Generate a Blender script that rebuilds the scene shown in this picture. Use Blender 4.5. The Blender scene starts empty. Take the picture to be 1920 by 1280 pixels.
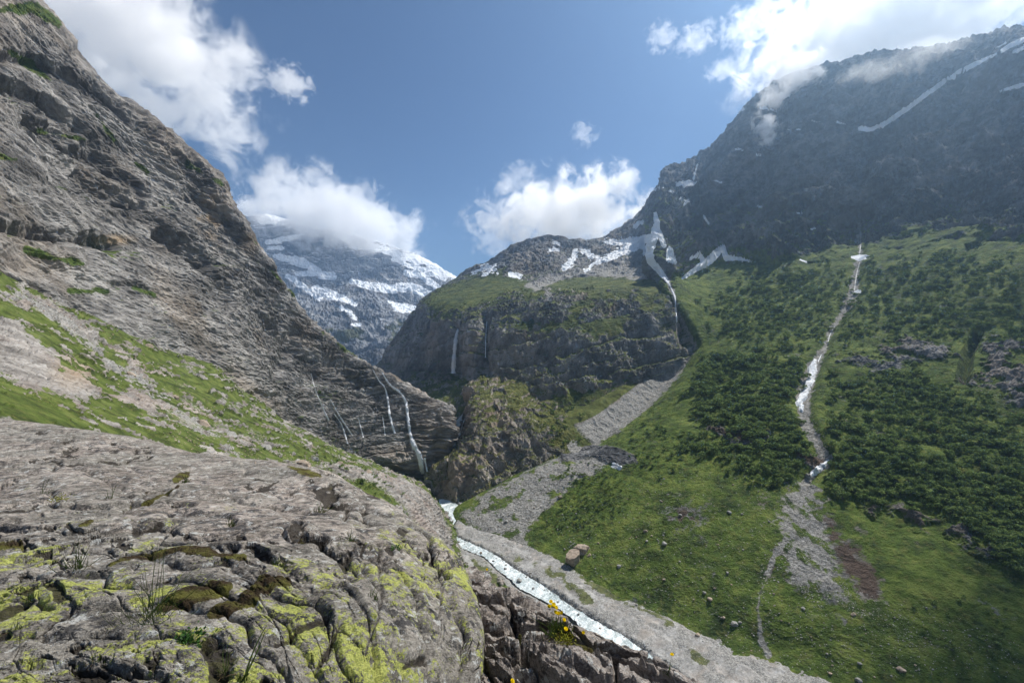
import bpy, math, random
import numpy as np
from mathutils import Vector, Matrix
random.seed(7); RNG = np.random.default_rng(11)
scene = bpy.context.scene
COL = scene.collection
F = 853.33            # focal length of the 16 mm lens in pixels of the 1920 px wide photograph
HY = 640.0            # row of the horizon: the camera looks level

# ------------------------------------------------------------------ camera
cd = bpy.data.cameras.new('camera'); cam = bpy.data.objects.new('camera', cd); COL.objects.link(cam)
cd.lens = 16; cd.sensor_width = 36; cd.clip_start = 0.05; cd.clip_end = 60000
cam.rotation_euler = (math.radians(90), 0, 0)
scene.camera = cam

def W(px, py, Y):
    """surveyed point: direction read off the photograph, real distance Y in metres"""
    return np.array([(px-960)/F*Y, Y, -(py-HY)/F*Y])

# ------------------------------------------------------------------ noise
GR = np.array([(1,1,0),(-1,1,0),(1,-1,0),(-1,-1,0),(1,0,1),(-1,0,1),(1,0,-1),(-1,0,-1),
               (0,1,1),(0,-1,1),(0,1,-1),(0,-1,-1),(1,1,0),(-1,1,0),(0,-1,1),(0,-1,-1)], np.float32)
def _h(x, y, z, s):
    h = (x*np.uint32(374761393)) ^ (y*np.uint32(668265263)) ^ (z*np.uint32(2147483647-58)) ^ np.uint32(s*2654435 & 0xffffffff)
    h = (h ^ (h >> np.uint32(13)))*np.uint32(1274126177)
    h = (h ^ (h >> np.uint32(15)))*np.uint32(2246822519)
    return h ^ (h >> np.uint32(16))
def noise(P, seed=0):
    P = P.astype(np.float32); i = np.floor(P); f = P-i; iu = i.astype(np.int64).astype(np.uint32)
    w = f*f*f*(f*(f*6-15)+10); out = 0
    for a in (0, 1):
        for b in (0, 1):
            for c in (0, 1):
                g = GR[_h(iu[:,0]+np.uint32(a), iu[:,1]+np.uint32(b), iu[:,2]+np.uint32(c), seed) & np.uint32(15)]
                d = g[:,0]*(f[:,0]-a)+g[:,1]*(f[:,1]-b)+g[:,2]*(f[:,2]-c)
                out = out + d*(w[:,0] if a else 1-w[:,0])*(w[:,1] if b else 1-w[:,1])*(w[:,2] if c else 1-w[:,2])
    return out                                   # about -0.8 .. 0.8
RT = np.array([[0.36,0.48,-0.8],[-0.8,0.6,0.0],[0.48,0.64,0.6]], np.float32)
def fbm(P, size, octs=5, gain=0.5, seed=0, ridge=False):
    Q = P.astype(np.float32)/size; a, s, n = 1.0, 0.0, 0.0
    for k in range(octs):
        v = noise(Q, seed+k*7)
        if ridge: v = 0.36-np.abs(v)*1.6
        s = s+a*v; n += a; a *= gain; Q = (Q@RT.T)*2.03
    return s/n
def sstep(a, b, x):
    t = np.clip((x-a)/(b-a), 0, 1); return t*t*(3-2*t)
def saw(s, k=3.0):
    f = s-np.floor(s); return np.where(f < 0.85, (f/0.85)**(1/k), (1-f)/0.15)
def cells(P, seed=0):
    """distance to the nearest and second nearest feature point of a jittered grid, and the cell's random value"""
    P = P.astype(np.float32); i = np.floor(P); n = len(P)
    d1 = np.full(n, 9., np.float32); d2 = np.full(n, 9., np.float32); cid = np.zeros(n, np.float32)
    for a in (-1, 0, 1):
        for b in (-1, 0, 1):
            for c in (-1, 0, 1):
                q = i+np.array([a, b, c], np.float32); u = q.astype(np.int64).astype(np.uint32)
                h = _h(u[:,0], u[:,1], u[:,2], seed)
                j = np.stack([(h & np.uint32(1023)), (h >> np.uint32(10)) & np.uint32(1023), (h >> np.uint32(20)) & np.uint32(1023)], 1)/1023.0
                d = np.sqrt((((q+j)-P)**2).sum(1)); m = d < d1
                d2 = np.where(m, d1, np.minimum(d2, d)); cid = np.where(m, (h & np.uint32(4095))/4095.0, cid); d1 = np.where(m, d, d1)
    return d1, d2, cid

# ------------------------------------------------------------------ lofted ground
def spline(C, t):
    n = len(C); i = np.clip(np.floor(t).astype(int), 0, n-2); f = (t-i).reshape((-1,)+(1,)*(C.ndim-1))
    p1, p2 = C[i], C[i+1]
    p0 = np.where((i > 0).reshape(f.shape), C[np.maximum(i-1, 0)], 2*p1-p2)
    p3 = np.where((i < n-2).reshape(f.shape), C[np.minimum(i+2, n-1)], 2*p2-p1)
    return 0.5*((2*p1)+(-p0+p2)*f+(2*p0-5*p1+4*p2-p3)*f*f+(-p0+3*p1-3*p2+p3)*f**3)
def even(C, n):
    """parameters that sample the rows of C evenly by the photograph's scale"""
    T = np.linspace(0, len(C)-1, (len(C)-1)*8+1); S = spline(C, T)
    L = np.linalg.norm(np.diff(S[..., :2], axis=0), axis=-1).mean(axis=1)
    L = np.maximum(L, L.max()*0.12); s = np.concatenate([[0], np.cumsum(L)]); return np.interp(np.linspace(0, s[-1], n), s, T)
def loft(cols, nr, nc):
    """cols: columns of (px, py, Y); a smooth surface through them, nr x nc points -> P (nr,nc,3)"""
    C = np.array(cols, float).transpose(1, 0, 2)                    # rows, cols, 3
    tr = even(C, nr); tc = even(C.transpose(1, 0, 2), nc)
    Wd = np.stack([(C[...,0]-960)/F*C[...,2], C[...,2], -(C[...,1]-HY)/F*C[...,2]], -1)
    A = spline(Wd, tr); return spline(A.transpose(1, 0, 2), tc).transpose(1, 0, 2)
def normals(P, up=(0, -0.5, 1)):
    du = np.gradient(P, axis=0); dv = np.gradient(P, axis=1); n = np.cross(dv, du)
    n /= np.linalg.norm(n, axis=-1, keepdims=True)+1e-9
    if (n@np.array(up)).mean() < 0: n = -n
    return n
def photo(P):
    Y = np.maximum(P[..., 1], 0.2); return 960+F*P[..., 0]/Y, HY-F*P[..., 2]/Y
def inside(px, py, poly):
    """signed distance to a closed outline, positive inside"""
    poly = np.array(poly, float); ins = np.zeros(px.shape, bool); d = np.full(px.shape, 1e9)
    for k in range(len(poly)):
        (x1, y1), (x2, y2) = poly[k], poly[(k+1) % len(poly)]
        c = ((y1 > py) != (y2 > py)) & (px < (x2-x1)*(py-y1)/((y2-y1) if y2 != y1 else 1e-9)+x1); ins ^= c
        dx, dy = x2-x1, y2-y1; t = np.clip(((px-x1)*dx+(py-y1)*dy)/(dx*dx+dy*dy+1e-9), 0, 1)
        d = np.minimum(d, np.hypot(px-x1-t*dx, py-y1-t*dy))
    return np.where(ins, d, -d)
def along(px, py, line):
    """line: (x, y, half width); signed distance inside the stroke, positive inside"""
    best = np.full(px.shape, -1e9)
    for (x1, y1, w1), (x2, y2, w2) in zip(line[:-1], line[1:]):
        dx, dy = x2-x1, y2-y1; t = np.clip(((px-x1)*dx+(py-y1)*dy)/(dx*dx+dy*dy+1e-9), 0, 1)
        best = np.maximum(best, w1+(w2-w1)*t-np.hypot(px-x1-t*dx, py-y1-t*dy))
    return best
def zone(px, py, polys, soft=6, wob=0, n=None):
    m = np.zeros(px.shape)
    for p in polys:
        d = inside(px, py, p)
        if n is not None: d = d+n*wob
        m = np.maximum(m, np.clip(0.5+d/(2*soft), 0, 1))
    return m
def strokes(px, py, lines, soft=3, wob=0, n=None):
    m = np.zeros(px.shape)
    for l in lines:
        d = along(px, py, l)
        if n is not None: d = d+n*wob
        m = np.maximum(m, np.clip(0.5+d/(2*soft), 0, 1))
    return m

# ------------------------------------------------------------------ meshes
def mesh_from(name, V, faces, mats, attrs=None, smooth=False, midx=None):
    me = bpy.data.meshes.new(name); V = np.ascontiguousarray(V, np.float32); faces = np.ascontiguousarray(faces, np.int32)
    k = faces.shape[1]; nf = len(faces)
    me.vertices.add(len(V)); me.vertices.foreach_set('co', V.ravel())
    me.loops.add(nf*k); me.loops.foreach_set('vertex_index', faces.ravel())
    me.polygons.add(nf); me.polygons.foreach_set('loop_start', np.arange(0, nf*k, k, dtype=np.int32))
    me.polygons.foreach_set('use_smooth', np.full(nf, smooth))
    for m in (mats if isinstance(mats, (list, tuple)) else [mats]): me.materials.append(m)
    if midx is not None: me.polygons.foreach_set('material_index', np.ascontiguousarray(midx, np.int32))
    me.update(calc_edges=True)
    for a, v in (attrs or {}).items():
        at = me.attributes.new(a, 'FLOAT', 'POINT'); at.data.foreach_set('value', np.ascontiguousarray(v, np.float32).ravel())
    return me
def grid_faces(nr, nc, up):
    i = np.arange(nr*nc).reshape(nr, nc)
    f = np.stack([i[:-1,:-1], i[:-1,1:], i[1:,1:], i[1:,:-1]], -1).reshape(-1, 4)
    return f if up else f[:, ::-1]
def link(me, name, parent=None, **props):
    o = bpy.data.objects.new(name, me); COL.objects.link(o); o.parent = parent
    for k, v in props.items(): o[k] = v
    return o
def sheet(name, P, mat, attrs=None, smooth=False, parent=None, **props):
    nr, nc = P.shape[:2]
    du, dv = P[nr//2+1, nc//2]-P[nr//2, nc//2], P[nr//2, nc//2+1]-P[nr//2, nc//2]
    up = np.dot(np.cross(dv, du), (0, -0.6, 1)) > 0
    V = P.reshape(-1, 3)
    return link(mesh_from(name, V, grid_faces(nr, nc, up), mat, attrs, smooth), name, parent, **props)

# ------------------------------------------------------------------ materials
class NT:
    def __init__(s, name):
        s.m = bpy.data.materials.new(name); s.m.use_nodes = True; s.t = s.m.node_tree; s.t.nodes.clear()
        s.out = s.t.nodes.new('ShaderNodeOutputMaterial'); s.co = s.n('ShaderNodeTexCoord').outputs['Object']
    def n(s, ty, **kw):
        nd = s.t.nodes.new(ty)
        for k, v in kw.items(): setattr(nd, k, v)
        return nd
    def l(s, a, b):
        if hasattr(a, 'links') or isinstance(a, bpy.types.NodeSocket): s.t.links.new(a, b)
        else: b.default_value = a
    def map(s, scale=(1,1,1), rot=(0,0,0), src=None):
        if tuple(rot) != (0, 0, 0):
            r = s.n('ShaderNodeMapping'); s.l(src or s.co, r.inputs['Vector']); r.inputs['Rotation'].default_value = rot; src = r.outputs[0]
        m = s.n('ShaderNodeMapping'); s.l(src or s.co, m.inputs['Vector']); m.inputs['Scale'].default_value = scale; return m.outputs[0]
    def noise(s, scale, detail=6, rough=0.55, src=None, dist=0.0):
        t = s.n('ShaderNodeTexNoise'); s.l(src or s.co, t.inputs['Vector']); t.inputs['Scale'].default_value = scale
        t.inputs['Detail'].default_value = detail; t.inputs['Roughness'].default_value = rough; t.inputs['Distortion'].default_value = dist
        return t.outputs['Fac']
    def vor(s, scale, src=None, feature='F1', out='Distance', rnd=1.0):
        t = s.n('ShaderNodeTexVoronoi', feature=feature); s.l(src or s.co, t.inputs['Vector']); t.inputs['Scale'].default_value = scale
        t.inputs['Randomness'].default_value = rnd; return t.outputs[out]
    def math(s, op, a, b=0.0, c=0.0, clamp=False):
        t = s.n('ShaderNodeMath', operation=op, use_clamp=clamp); s.l(a, t.inputs[0]); s.l(b, t.inputs[1]); s.l(c, t.inputs[2]); return t.outputs[0]
    def step(s, x, a, b):
        t = s.n('ShaderNodeMapRange', interpolation_type='SMOOTHSTEP'); s.l(x, t.inputs[0]); t.inputs[1].default_value = a; t.inputs[2].default_value = b
        return t.outputs[0]
    def attr(s, name): return s.n('ShaderNodeAttribute', attribute_name=name).outputs['Fac']
    def ramp(s, x, stops, interp='LINEAR'):
        r = s.n('ShaderNodeValToRGB'); s.l(x, r.inputs[0]); e = r.color_ramp.elements; r.color_ramp.interpolation = interp
        while len(e) < len(stops): e.new(0.5)
        for i, (p, c) in enumerate(stops): e[i].position = p; e[i].color = tuple(c)+(1,)
        return r.outputs[0]
    def mix(s, f, a, b, mode='MIX'):
        t = s.n('ShaderNodeMix', data_type='RGBA', blend_type=mode); s.l(f, t.inputs[0])
        for k, v in ((6, a), (7, b)): s.l(tuple(v)+(1,) if isinstance(v, tuple) and len(v) == 3 else v, t.inputs[k])
        return t.outputs[2]
    def bump(s, h, strength=0.6, dist=1.0, normal=None):
        b = s.n('ShaderNodeBump'); s.l(h, b.inputs['Height']); b.inputs['Strength'].default_value = strength
        b.inputs['Distance'].default_value = dist
        if normal is not None: s.l(normal, b.inputs['Normal'])
        return b.outputs[0]
    def bsdf(s, col, rough=0.9, normal=None, spec=0.2, **kw):
        b = s.n('ShaderNodeBsdfPrincipled'); s.l(tuple(col)+(1,) if isinstance(col, tuple) and len(col) == 3 else col, b.inputs['Base Color']); s.l(rough, b.inputs['Roughness'])
        b.inputs['Specular IOR Level'].default_value = spec
        if normal is not None: s.l(normal, b.inputs['Normal'])
        for k, v in kw.items(): s.l(v, b.inputs[k.replace('_', ' ')])
        s.l(b.outputs[0], s.out.inputs['Surface']); return b

def terrain_mat(name, rock, big, stretch=(1,1,1), rot=(0,0,0), warm=(0.30,0.22,0.15), warm_amt=0.25, bump=0.6, dist=1.0,
                grass=((0.022,0.035,0.010),(0.055,0.085,0.018),(0.10,0.13,0.03)), gsize=6.0, scree=((0.20,0.19,0.17),(0.36,0.345,0.32)),
                soil=(0.10,0.065,0.05), streak=0.0, gbreak=0.5, peb=None, soft=0.08):
    """rock / grass / scree / soil / snow ground; 'big' is the size in metres of the broadest rock mottling"""
    t = NT(name); v = t.map(stretch, rot)
    a = t.noise(1.0/big, 10, 0.62, v, 0.4); b = t.noise(4.3/big, 8, 0.65, v, 0.2); c = t.noise(0.35/big, 4, 0.5)
    f = t.math('ADD', t.math('MULTIPLY', a, 0.62), t.math('MULTIPLY', b, 0.38))
    col = t.ramp(f, [(0.34, rock[0]), (0.47, rock[1]), (0.60, rock[2])])
    col = t.mix(t.math('MULTIPLY', t.step(c, 0.48, 0.68), warm_amt), col, warm)
    if streak:
        sv = t.map((1, 1, 0.12)); sn = t.noise(1.6/big*2, 5, 0.6, sv)
        col = t.mix(t.math('MULTIPLY', t.step(sn, 0.5, 0.68), streak), col, (0.055, 0.052, 0.052))
    col = t.mix(t.math('MULTIPLY', t.attr('stain_shade'), 0.8), col, tuple(x*0.4 for x in rock[0]))
    col = t.mix(t.attr('ochre'), col, (0.34, 0.24, 0.14))
    e = t.noise(3.0/gsize, 10, 0.75); e2 = t.noise(0.5/gsize, 6, 0.6)
    def edge(m, k=gbreak): return t.step(t.math('ADD', m, t.math('MULTIPLY', t.math('SUBTRACT', e, 0.5), k*2)), 0.5-soft, 0.5+soft)
    # scree
    sv = t.vor(9.0/gsize if peb is None else 1/peb); sc = t.noise(7.0/gsize, 8, 0.75)
    scol = t.ramp(t.math('ADD', t.math('MULTIPLY', sc, 0.88), t.math('MULTIPLY', sv, 0.13)), [(0.38, tuple(x*.55 for x in scree[0])), (0.47, scree[0]), (0.60, scree[1])])
    ms = edge(t.attr('scree')); col = t.mix(ms, col, scol)
    # soil
    mo = edge(t.attr('soil')); col = t.mix(mo, col, t.ramp(sc, [(0.35, tuple(x*0.6 for x in soil)), (0.65, tuple(x*1.5 for x in soil))]))
    # grass
    gn = t.noise(1.0/gsize, 9, 0.68, None, 0.3)
    gc = t.ramp(t.math('ADD', t.math('MULTIPLY', gn, 0.6), t.math('MULTIPLY', e2, 0.4)), [(0.38, grass[0]), (0.50, grass[1]), (0.62, grass[2])])
    dn = t.noise(2.6/gsize, 8, 0.72, t.map((1,1,1), (1,2,.5))); gc = t.mix(t.math('MULTIPLY', t.step(dn, 0.50, 0.64), 0.6), gc, tuple(0.55*a+0.45*b for a, b in zip(grass[2], (0.13,0.085,0.04))))
    gc = t.mix(t.math('MULTIPLY', t.step(t.noise(9.0/gsize, 6, 0.75), 0.52, 0.64), 0.5), gc, tuple(x*0.6 for x in grass[0]))
    mg = edge(t.attr('grass')); col = t.mix(mg, col, gc)
    mn = t.step(t.math('ADD', t.attr('snow'), t.math('MULTIPLY', t.math('SUBTRACT', e, 0.5), 0.5)), 0.46, 0.54)
    col = t.mix(mn, col, t.mix(t.noise(0.3/gsize, 4), (0.72, 0.74, 0.76), (0.86, 0.87, 0.88)))
    h = t.math('ADD', t.math('MULTIPLY', a, 1.0), t.math('MULTIPLY', b, 0.45)); h = t.math('ADD', h, t.math('MULTIPLY', e, 0.25))
    h = t.math('MULTIPLY', h, t.math('SUBTRACT', 1.0, t.math('MULTIPLY', mn, 0.85)))
    t.bsdf(col, 0.92, t.bump(h, bump, dist), 0.12)
    return t.m
# ------------------------------------------------------------------ what grows and lies where (surveyed outlines)
SNOW = [[(1228,400,3),(1232,420,6),(1226,445,8),(1216,470,9),(1220,490,7),(1238,510,6),(1252,527,3)],
        [(1218,445,7),(1195,455,8),(1165,472,6),(1135,485,4),(1105,500,2)], [(1232,425,5),(1245,460,5)], [(1200,450,6),(1150,455,5),(1135,452,3)],
        [(1256,468,6),(1258,485,9),(1266,492,4)], [(1079,470,3),(1072,488,5),(1060,503,4),(1055,506,2)], [(1098,506,3),(1112,498,2)],
        [(1097,470,3),(1108,480,4),(1130,488,3)], [(1190,425,3),(1205,412,2)], [(1280,522,2),(1303,506,5),(1330,488,8),(1355,464,6),(1362,484,5),(1385,485,3),(1410,490,1)],
        [(1295,484,2),(1310,478,5),(1322,492,4)], [(1598,482,2.5),(1612,483,6),(1630,481,2.5)], [(1604,548,3),(1612,546,3)],
        [(1612,241,4),(1632,243,4),(1660,232,4),(1700,205,4),(1740,175,4),(1780,146,3.5),(1820,125,4),(1845,112,3),(1868,101,1.5)],
        [(1880,94,4),(1898,84,4),(1925,72,5)], [(1862,93,1),(1885,80,2.5)], [(1900,97,3),(1925,90,3)], [(1876,171,2.5),(1900,164,2.5),(1925,158,3)],
        [(1570,229,1.5),(1588,233,1.5)], [(1414,288,2),(1426,291,1.5)], [(1380,279,1.5),(1392,281,1.5)], [(1520,226,1),(1538,229,1)], [(1475,244,1),(1500,243,1)],
        [(1319,405,1.5),(1330,420,2)], [(1283,384,2),(1290,375,2)], [(1270,347,4),(1298,345,4),(1306,341,2)], [(1255,360,2),(1272,366,2)],
        [(1222,357,2),(1245,353,1.5)], [(1420,386,1.5),(1430,389,1)], [(1490,399,1),(1503,400,1.5)], [(1560,391,1.5)]*2, [(1518,430,1),(1530,428,1)],
        [(1300,335,2),(1312,300,1)], [(1275,372,2),(1292,378,1)], [(1340,338,1),(1352,342,2)], [(1380,213,1.5),(1395,206,2)], [(1425,203,2),(1455,208,1.5)],
        [(930,497,2),(905,504,4),(885,511,2)], [(925,500,1.5),(933,512,1.5)], [(958,514,3),(974,520,4)], [(905,514,2),(925,510,2)], [(1030,468,2),(1046,468,2)], [(1040,453,1.5),(1047,458,2)],
        [(1500,487,1),(1512,491,1.5)]]
GULLY_SNOW = [[(1528,676,3),(1524,690,8),(1520,710,8),(1512,728,6)], [(1516,728,3),(1505,744,8),(1497,756,5)], [(1503,762,4),(1503,768,4)], [(1522,889,4),(1535,880,6),(1553,866,3)], [(1152,872,5),(1162,876,4)]]
GULLY = [(1612,420,3),(1612,470,4),(1604,520,7),(1598,555,10),(1578,590,6),(1556,625,4),(1545,655,6),(1524,690,13),(1506,745,14),(1508,790,11),(1530,830,11),(1552,862,10),(1530,884,8),(1510,905,12)]
CONE = [(1495,898),(1528,898),(1535,930),(1545,965),(1552,990),(1560,1040),(1575,1075),(1600,1120),(1640,1160),(1600,1155),(1560,1120),(1535,1150),(1500,1110),(1478,1070),(1480,1030),(1468,1000),(1460,960),(1468,930)]
STREAM = [(1238,505,5),(1252,527,5),(1262,548,4),(1266,580,5),(1283,615,6),(1300,648,8),(1285,668,10),(1262,700,12),(1240,725,12),(1200,762,13),(1160,792,14),(1120,815,16),(1085,840,20)]
FAN = [(868,962),(905,925),(960,900),(1010,872),(1040,856),(1075,838),(1110,838),(1150,868),(1110,888),(1075,905),(1050,935),(1015,965),(1000,985),(985,1010),(1000,1028),(1060,1055),(1075,1085),(1000,1060),(930,1030),(885,1000)]

def wob(P, s=1.0, seed=5): return fbm(P, s, 4, 0.6, seed)
def near(px, py, x, y, rx, ry): return np.clip(1-np.sqrt(((px-x)/rx)**2+((py-y)/ry)**2), 0, 1)

def terrain(name, cols, nr, nc, fn, mat, smooth=False, label=None, parent=None, keep=None):
    P = loft(cols, nr, nc); N = normals(P); px, py = photo(P); sh = P.shape[:2]
    Pf, Nf = P.reshape(-1, 3), N.reshape(-1, 3)
    u = np.linspace(0, 1, nc)[None, :].repeat(nr, 0).ravel(); v = np.linspace(0, 1, nr)[:, None].repeat(nc, 1).ravel()
    D, attrs = fn(Pf, Nf, px.ravel(), py.ravel(), u, v)
    if D.ndim == 1: D = Nf*D[:, None]
    P = (Pf+D).reshape(P.shape); props = {'kind': 'structure'}
    if label: props['label'] = label
    return sheet(name, P, mat, attrs, smooth, parent, **props), P
def slope_of(Pf, D, shp): return normals((Pf+D).reshape(shp+(3,)))[..., 2].ravel()

# ---- left rock wall
ROCK_L = terrain_mat('left wall rock', ((0.050,0.047,0.044),(0.155,0.145,0.134),(0.35,0.33,0.305)), 15, (0.75,0.6,2.0), (math.radians(25),math.radians(14),0),
                     bump=0.9, dist=1.6, gsize=7, streak=0.35, warm=(0.33,0.25,0.17), warm_amt=0.35)
AC = [[(-250,600,95),(-250,470,110),(-250,300,125),(-250,80,145),(-250,-200,165),(-250,-450,190),(-330,-400,300)],
 [(-80,600,112),(-80,480,122),(-60,330,140),(-40,150,160),(-20,0,180),(-40,-130,210),(-110,-80,320)],
 [(60,640,130),(60,560,138),(70,430,155),(80,300,175),(95,160,197),(100,28,222),(60,80,330)],
 [(160,660,150),(160,605,158),(170,490,178),(180,370,200),(195,260,222),(212,158,248),(165,200,350)],
 [(260,700,172),(260,650,180),(270,555,200),(280,450,222),(295,350,245),(312,248,272),(265,290,370)],
 [(360,740,195),(360,690,203),(370,610,222),(380,520,245),(395,430,268),(415,333,295),(370,375,390)],
 [(450,775,220),(450,735,228),(460,665,246),(465,590,268),(475,510,288),(484,458,312),(445,500,400)],
 [(540,830,255),(540,800,262),(545,745,275),(548,690,290),(553,630,308),(560,562,328),(520,600,415)],
 [(610,870,285),(610,840,290),(615,800,300),(620,755,310),(628,700,325),(638,645,345),(600,680,425)],
 [(680,895,300),(680,868,305),(685,835,312),(690,795,322),(698,745,338),(712,695,360),(680,730,440)],
 [(745,905,312),(745,880,318),(750,850,320),(755,815,325),(762,770,335),(775,726,365),(750,765,450)],
 [(800,915,322),(800,893,325),(803,862,324),(808,828,325),(815,790,334),(822,750,362),(800,790,450)],
 [(830,900,345),(832,880,345),(836,855,342),(843,828,340),(849,800,345),(847,772,368),(825,800,450)],
 [(820,900,400),(815,880,410),(812,855,420),(812,828,430),(812,800,440),(810,785,450),(800,810,470)]]
def f_wall(P, N, px, py, u, v):
    nose = sstep(560, 720, px)
    ns = np.stack([-0.25*(1-nose), 0.40*(1-nose), 0.88+0.12*nose], 1); s = (P*ns).sum(1)
    w = fbm(P, 45, 3, 0.5, 3)*16+fbm(P, 12, 3, 0.5, 4)*2.5
    far = np.clip(P[:,1]/280, 0.5, 1.2)
    g = sstep(-0.15, 0.25, fbm(P, 30, 3, 0.5, 21))
    Q = P@np.array([[0.6,0,-.35],[0,0.6,.6],[0,0,1.5]])
    d = fbm(P, 70, 3, 0.5, 8)*9 + (saw((s+w)/13)-0.6)*1.5*(0.2+g) + (saw((s+w*1.3)/4.7, 4)-0.6)*0.5*(1.1-g*0.6) + (saw((s+w*0.9)/1.9, 4)-0.6)*0.16
    d += fbm(Q, 17, 7, 0.66, 31, True)*4.2*far + fbm(Q, 5.5, 5, .66, 35, True)*1.5*far + fbm(Q, 3.2, 4, 0.6, 41)*1.0
    c1, c2, cid = cells(P*np.array([.04,.04,.075]), 9); d += (cid-0.5)*3.0*sstep(0, 0.22, c2-c1) - 0.6*(1-sstep(0, 0.05, c2-c1))*g
    d += (saw((P[:,2]+w*.35)/6.5, 5)-.6)*2.6*nose*sstep(650, 720, py); d += -3.5*near(px, py, 700, 812, 150, 16)*nose + 8*near(px, py, 735, 868, 120, 34)                              # undercut above the pale slabs
    d += strokes(px, py, [[(150,95,8),(210,170,14),(260,230,10)], [(600,735,3),(640,800,9)], [(555,620,5),(520,700,10)]], 10)*-4
    OV = [[(20,110,8),(80,120,12),(140,150,12),(210,185,12),(290,250,9),(350,305,8),(415,375,7)], [(60,235,10),(120,265,16),(190,300,14),(270,365,7)], [(365,365,10),(410,400,16),(450,450,12)], [(0,425,5),(110,448,7),(220,460,5)], [(-20,150,6),(80,190,9),(150,240,6)], [(470,560,6),(540,640,10),(600,700,8)], [(300,440,5),(380,500,8),(430,570,6)], [(150,330,5),(260,395,6)]]
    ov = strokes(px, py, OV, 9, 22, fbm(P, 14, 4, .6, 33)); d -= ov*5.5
    fade = sstep(0.0, 0.10, v); d = d*(0.15+0.85*fade)
    sl = slope_of(P, N*d[:, None], WSH); px, py = photo(P+N*d[:, None])
    wn = wob(P, 14)
    grass = zone(px, py, [[(-90,300),(30,320),(60,355),(-90,350)]], 12)*0
    lines = [[(50,470,6),(100,484,8),(155,495,4)], [(0,85,3),(50,118,7),(95,150,5)], [(70,245,4),(160,262,3)], [(110,350,3),(165,372,4)], [(180,215,4),(215,262,6)],
             [(255,305,3),(290,330,4)], [(350,305,5),(415,345,6)], [(0,20,8),(60,15,14),(110,45,9)], [(130,545,8),(200,545,7)], [(250,538,4),(290,552,6)], [(-10,290,3),(30,300,4)],
             [(400,395,2),(480,455,4)], [(500,500,2),(560,560,4)], [(590,612,3),(650,655,4),(700,688,3)], [(600,735,8),(640,745,3)], [(0,610,20),(60,640,24),(140,650,6)]]
    grass = np.maximum(strokes(px, py, lines, 7, 14, wn)*0.75, sstep(0.62, 0.85, sl)*sstep(0.0, 0.3, fbm(P, 20, 4, 0.6, 50))*0.75)
    grass = np.maximum(grass, 0.9*zone(px, py, [[(560,815),(640,850),(640,900),(560,860)]], 8))
    grass *= 1-sstep(660, 700, px)*0.8
    ochre = 0.8*np.maximum(near(px, py, 395, 405, 40, 50)*sstep(-.1, .2, wn)*1.2, np.maximum(near(px, py, 215, 450, 50, 14), near(px, py, 470, 455, 25, 30)*.5))
    stain_shade = np.clip(ov*.8+sstep(0.0, 0.35, fbm(P@np.diag([1, 1, 1.6]), 34, 4, 0.6, 61)), 0, 1)*(0.6-0.35*sstep(430, 650, py))  # random dark staining plus overhang shadow painted into the rock colour
    return d, {'grass': grass, 'ochre': ochre, 'stain_shade': np.clip(stain_shade*(1-.6*sstep(560, 680, px))-0.5*near(px, py, 720, 860, 130, 40), 0, 1)}
WSH = (430, 520)
wall, _ = terrain('rock_wall_mountain', AC, WSH[0], WSH[1], f_wall, ROCK_L, label='towering grey rock wall on the valley side with the waterfalls')

# ---- meadow slope below the wall
MEADOW = terrain_mat('left meadow', ((0.075,0.068,0.062),(0.19,0.173,0.155),(0.35,0.325,0.295)), 5, (0.6,0.6,1.9), (math.radians(22),math.radians(12),0), bump=0.8, dist=0.5,
                     grass=((0.026,0.036,0.010),(0.068,0.095,0.018),(0.125,0.150,0.040)), gsize=3.2, gbreak=0.75, warm=(0.33,0.24,0.19), warm_amt=0.3)
BC = [[(-250,1300,9),(-250,900,20),(-250,760,40),(-250,640,65),(-250,540,95),(-250,440,112)],
 [(-60,1250,12),(-60,900,26),(-60,760,48),(-60,660,75),(-60,580,102),(-60,470,124)],
 [(60,1200,16),(80,900,36),(90,800,54),(90,720,78),(80,640,108),(60,540,142)],
 [(180,1150,22),(200,920,46),(220,840,66),(220,770,92),(200,700,124),(160,590,162)],
 [(300,1120,30),(330,940,58),(350,870,82),(350,810,108),(330,750,140),(268,640,184)],
 [(430,1120,44),(450,970,72),(470,900,98),(470,850,126),(455,800,158),(398,690,215)],
 [(550,1130,60),(580,990,92),(590,930,118),(590,885,146),(575,840,184),(528,785,260)],
 [(660,1140,80),(690,1030,112),(700,970,142),(700,930,168),(690,900,205),(650,845,300)],
 [(750,1150,95),(780,1070,130),(790,1010,165),(785,965,198),(770,925,238),(735,880,318)],
 [(840,1180,110),(850,1100,150),(850,1040,190),(835,990,232),(818,950,270),(795,893,328)],
 [(900,1250,125),(895,1130,165),(880,1070,206),(862,1015,240),(845,975,265),(815,915,322)],
 [(1050,1400,118),(1020,1200,156),(950,1100,192),(910,1065,220),(870,1005,250),(835,935,315)]]
ROCKY = [[(-90,610),(0,598),(60,640),(110,680),(115,720),(70,735),(0,690),(-90,680)], [(100,690),(160,705),(200,740),(150,750),(90,735)],
         [(220,650),(260,690),(290,720),(250,700)], [(560,860),(600,885),(585,890),(540,880)], [(600,870),(680,885),(760,905),(800,925),(835,985),(840,1040),(780,1000),(735,945),(700,915),(640,905)],
         [(40,535),(110,575),(190,625),(180,640),(100,590),(40,555)], [(380,835),(450,870),(520,885),(440,890),(370,860)], [(240,720),(300,770),(280,780),(225,745)]]
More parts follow.
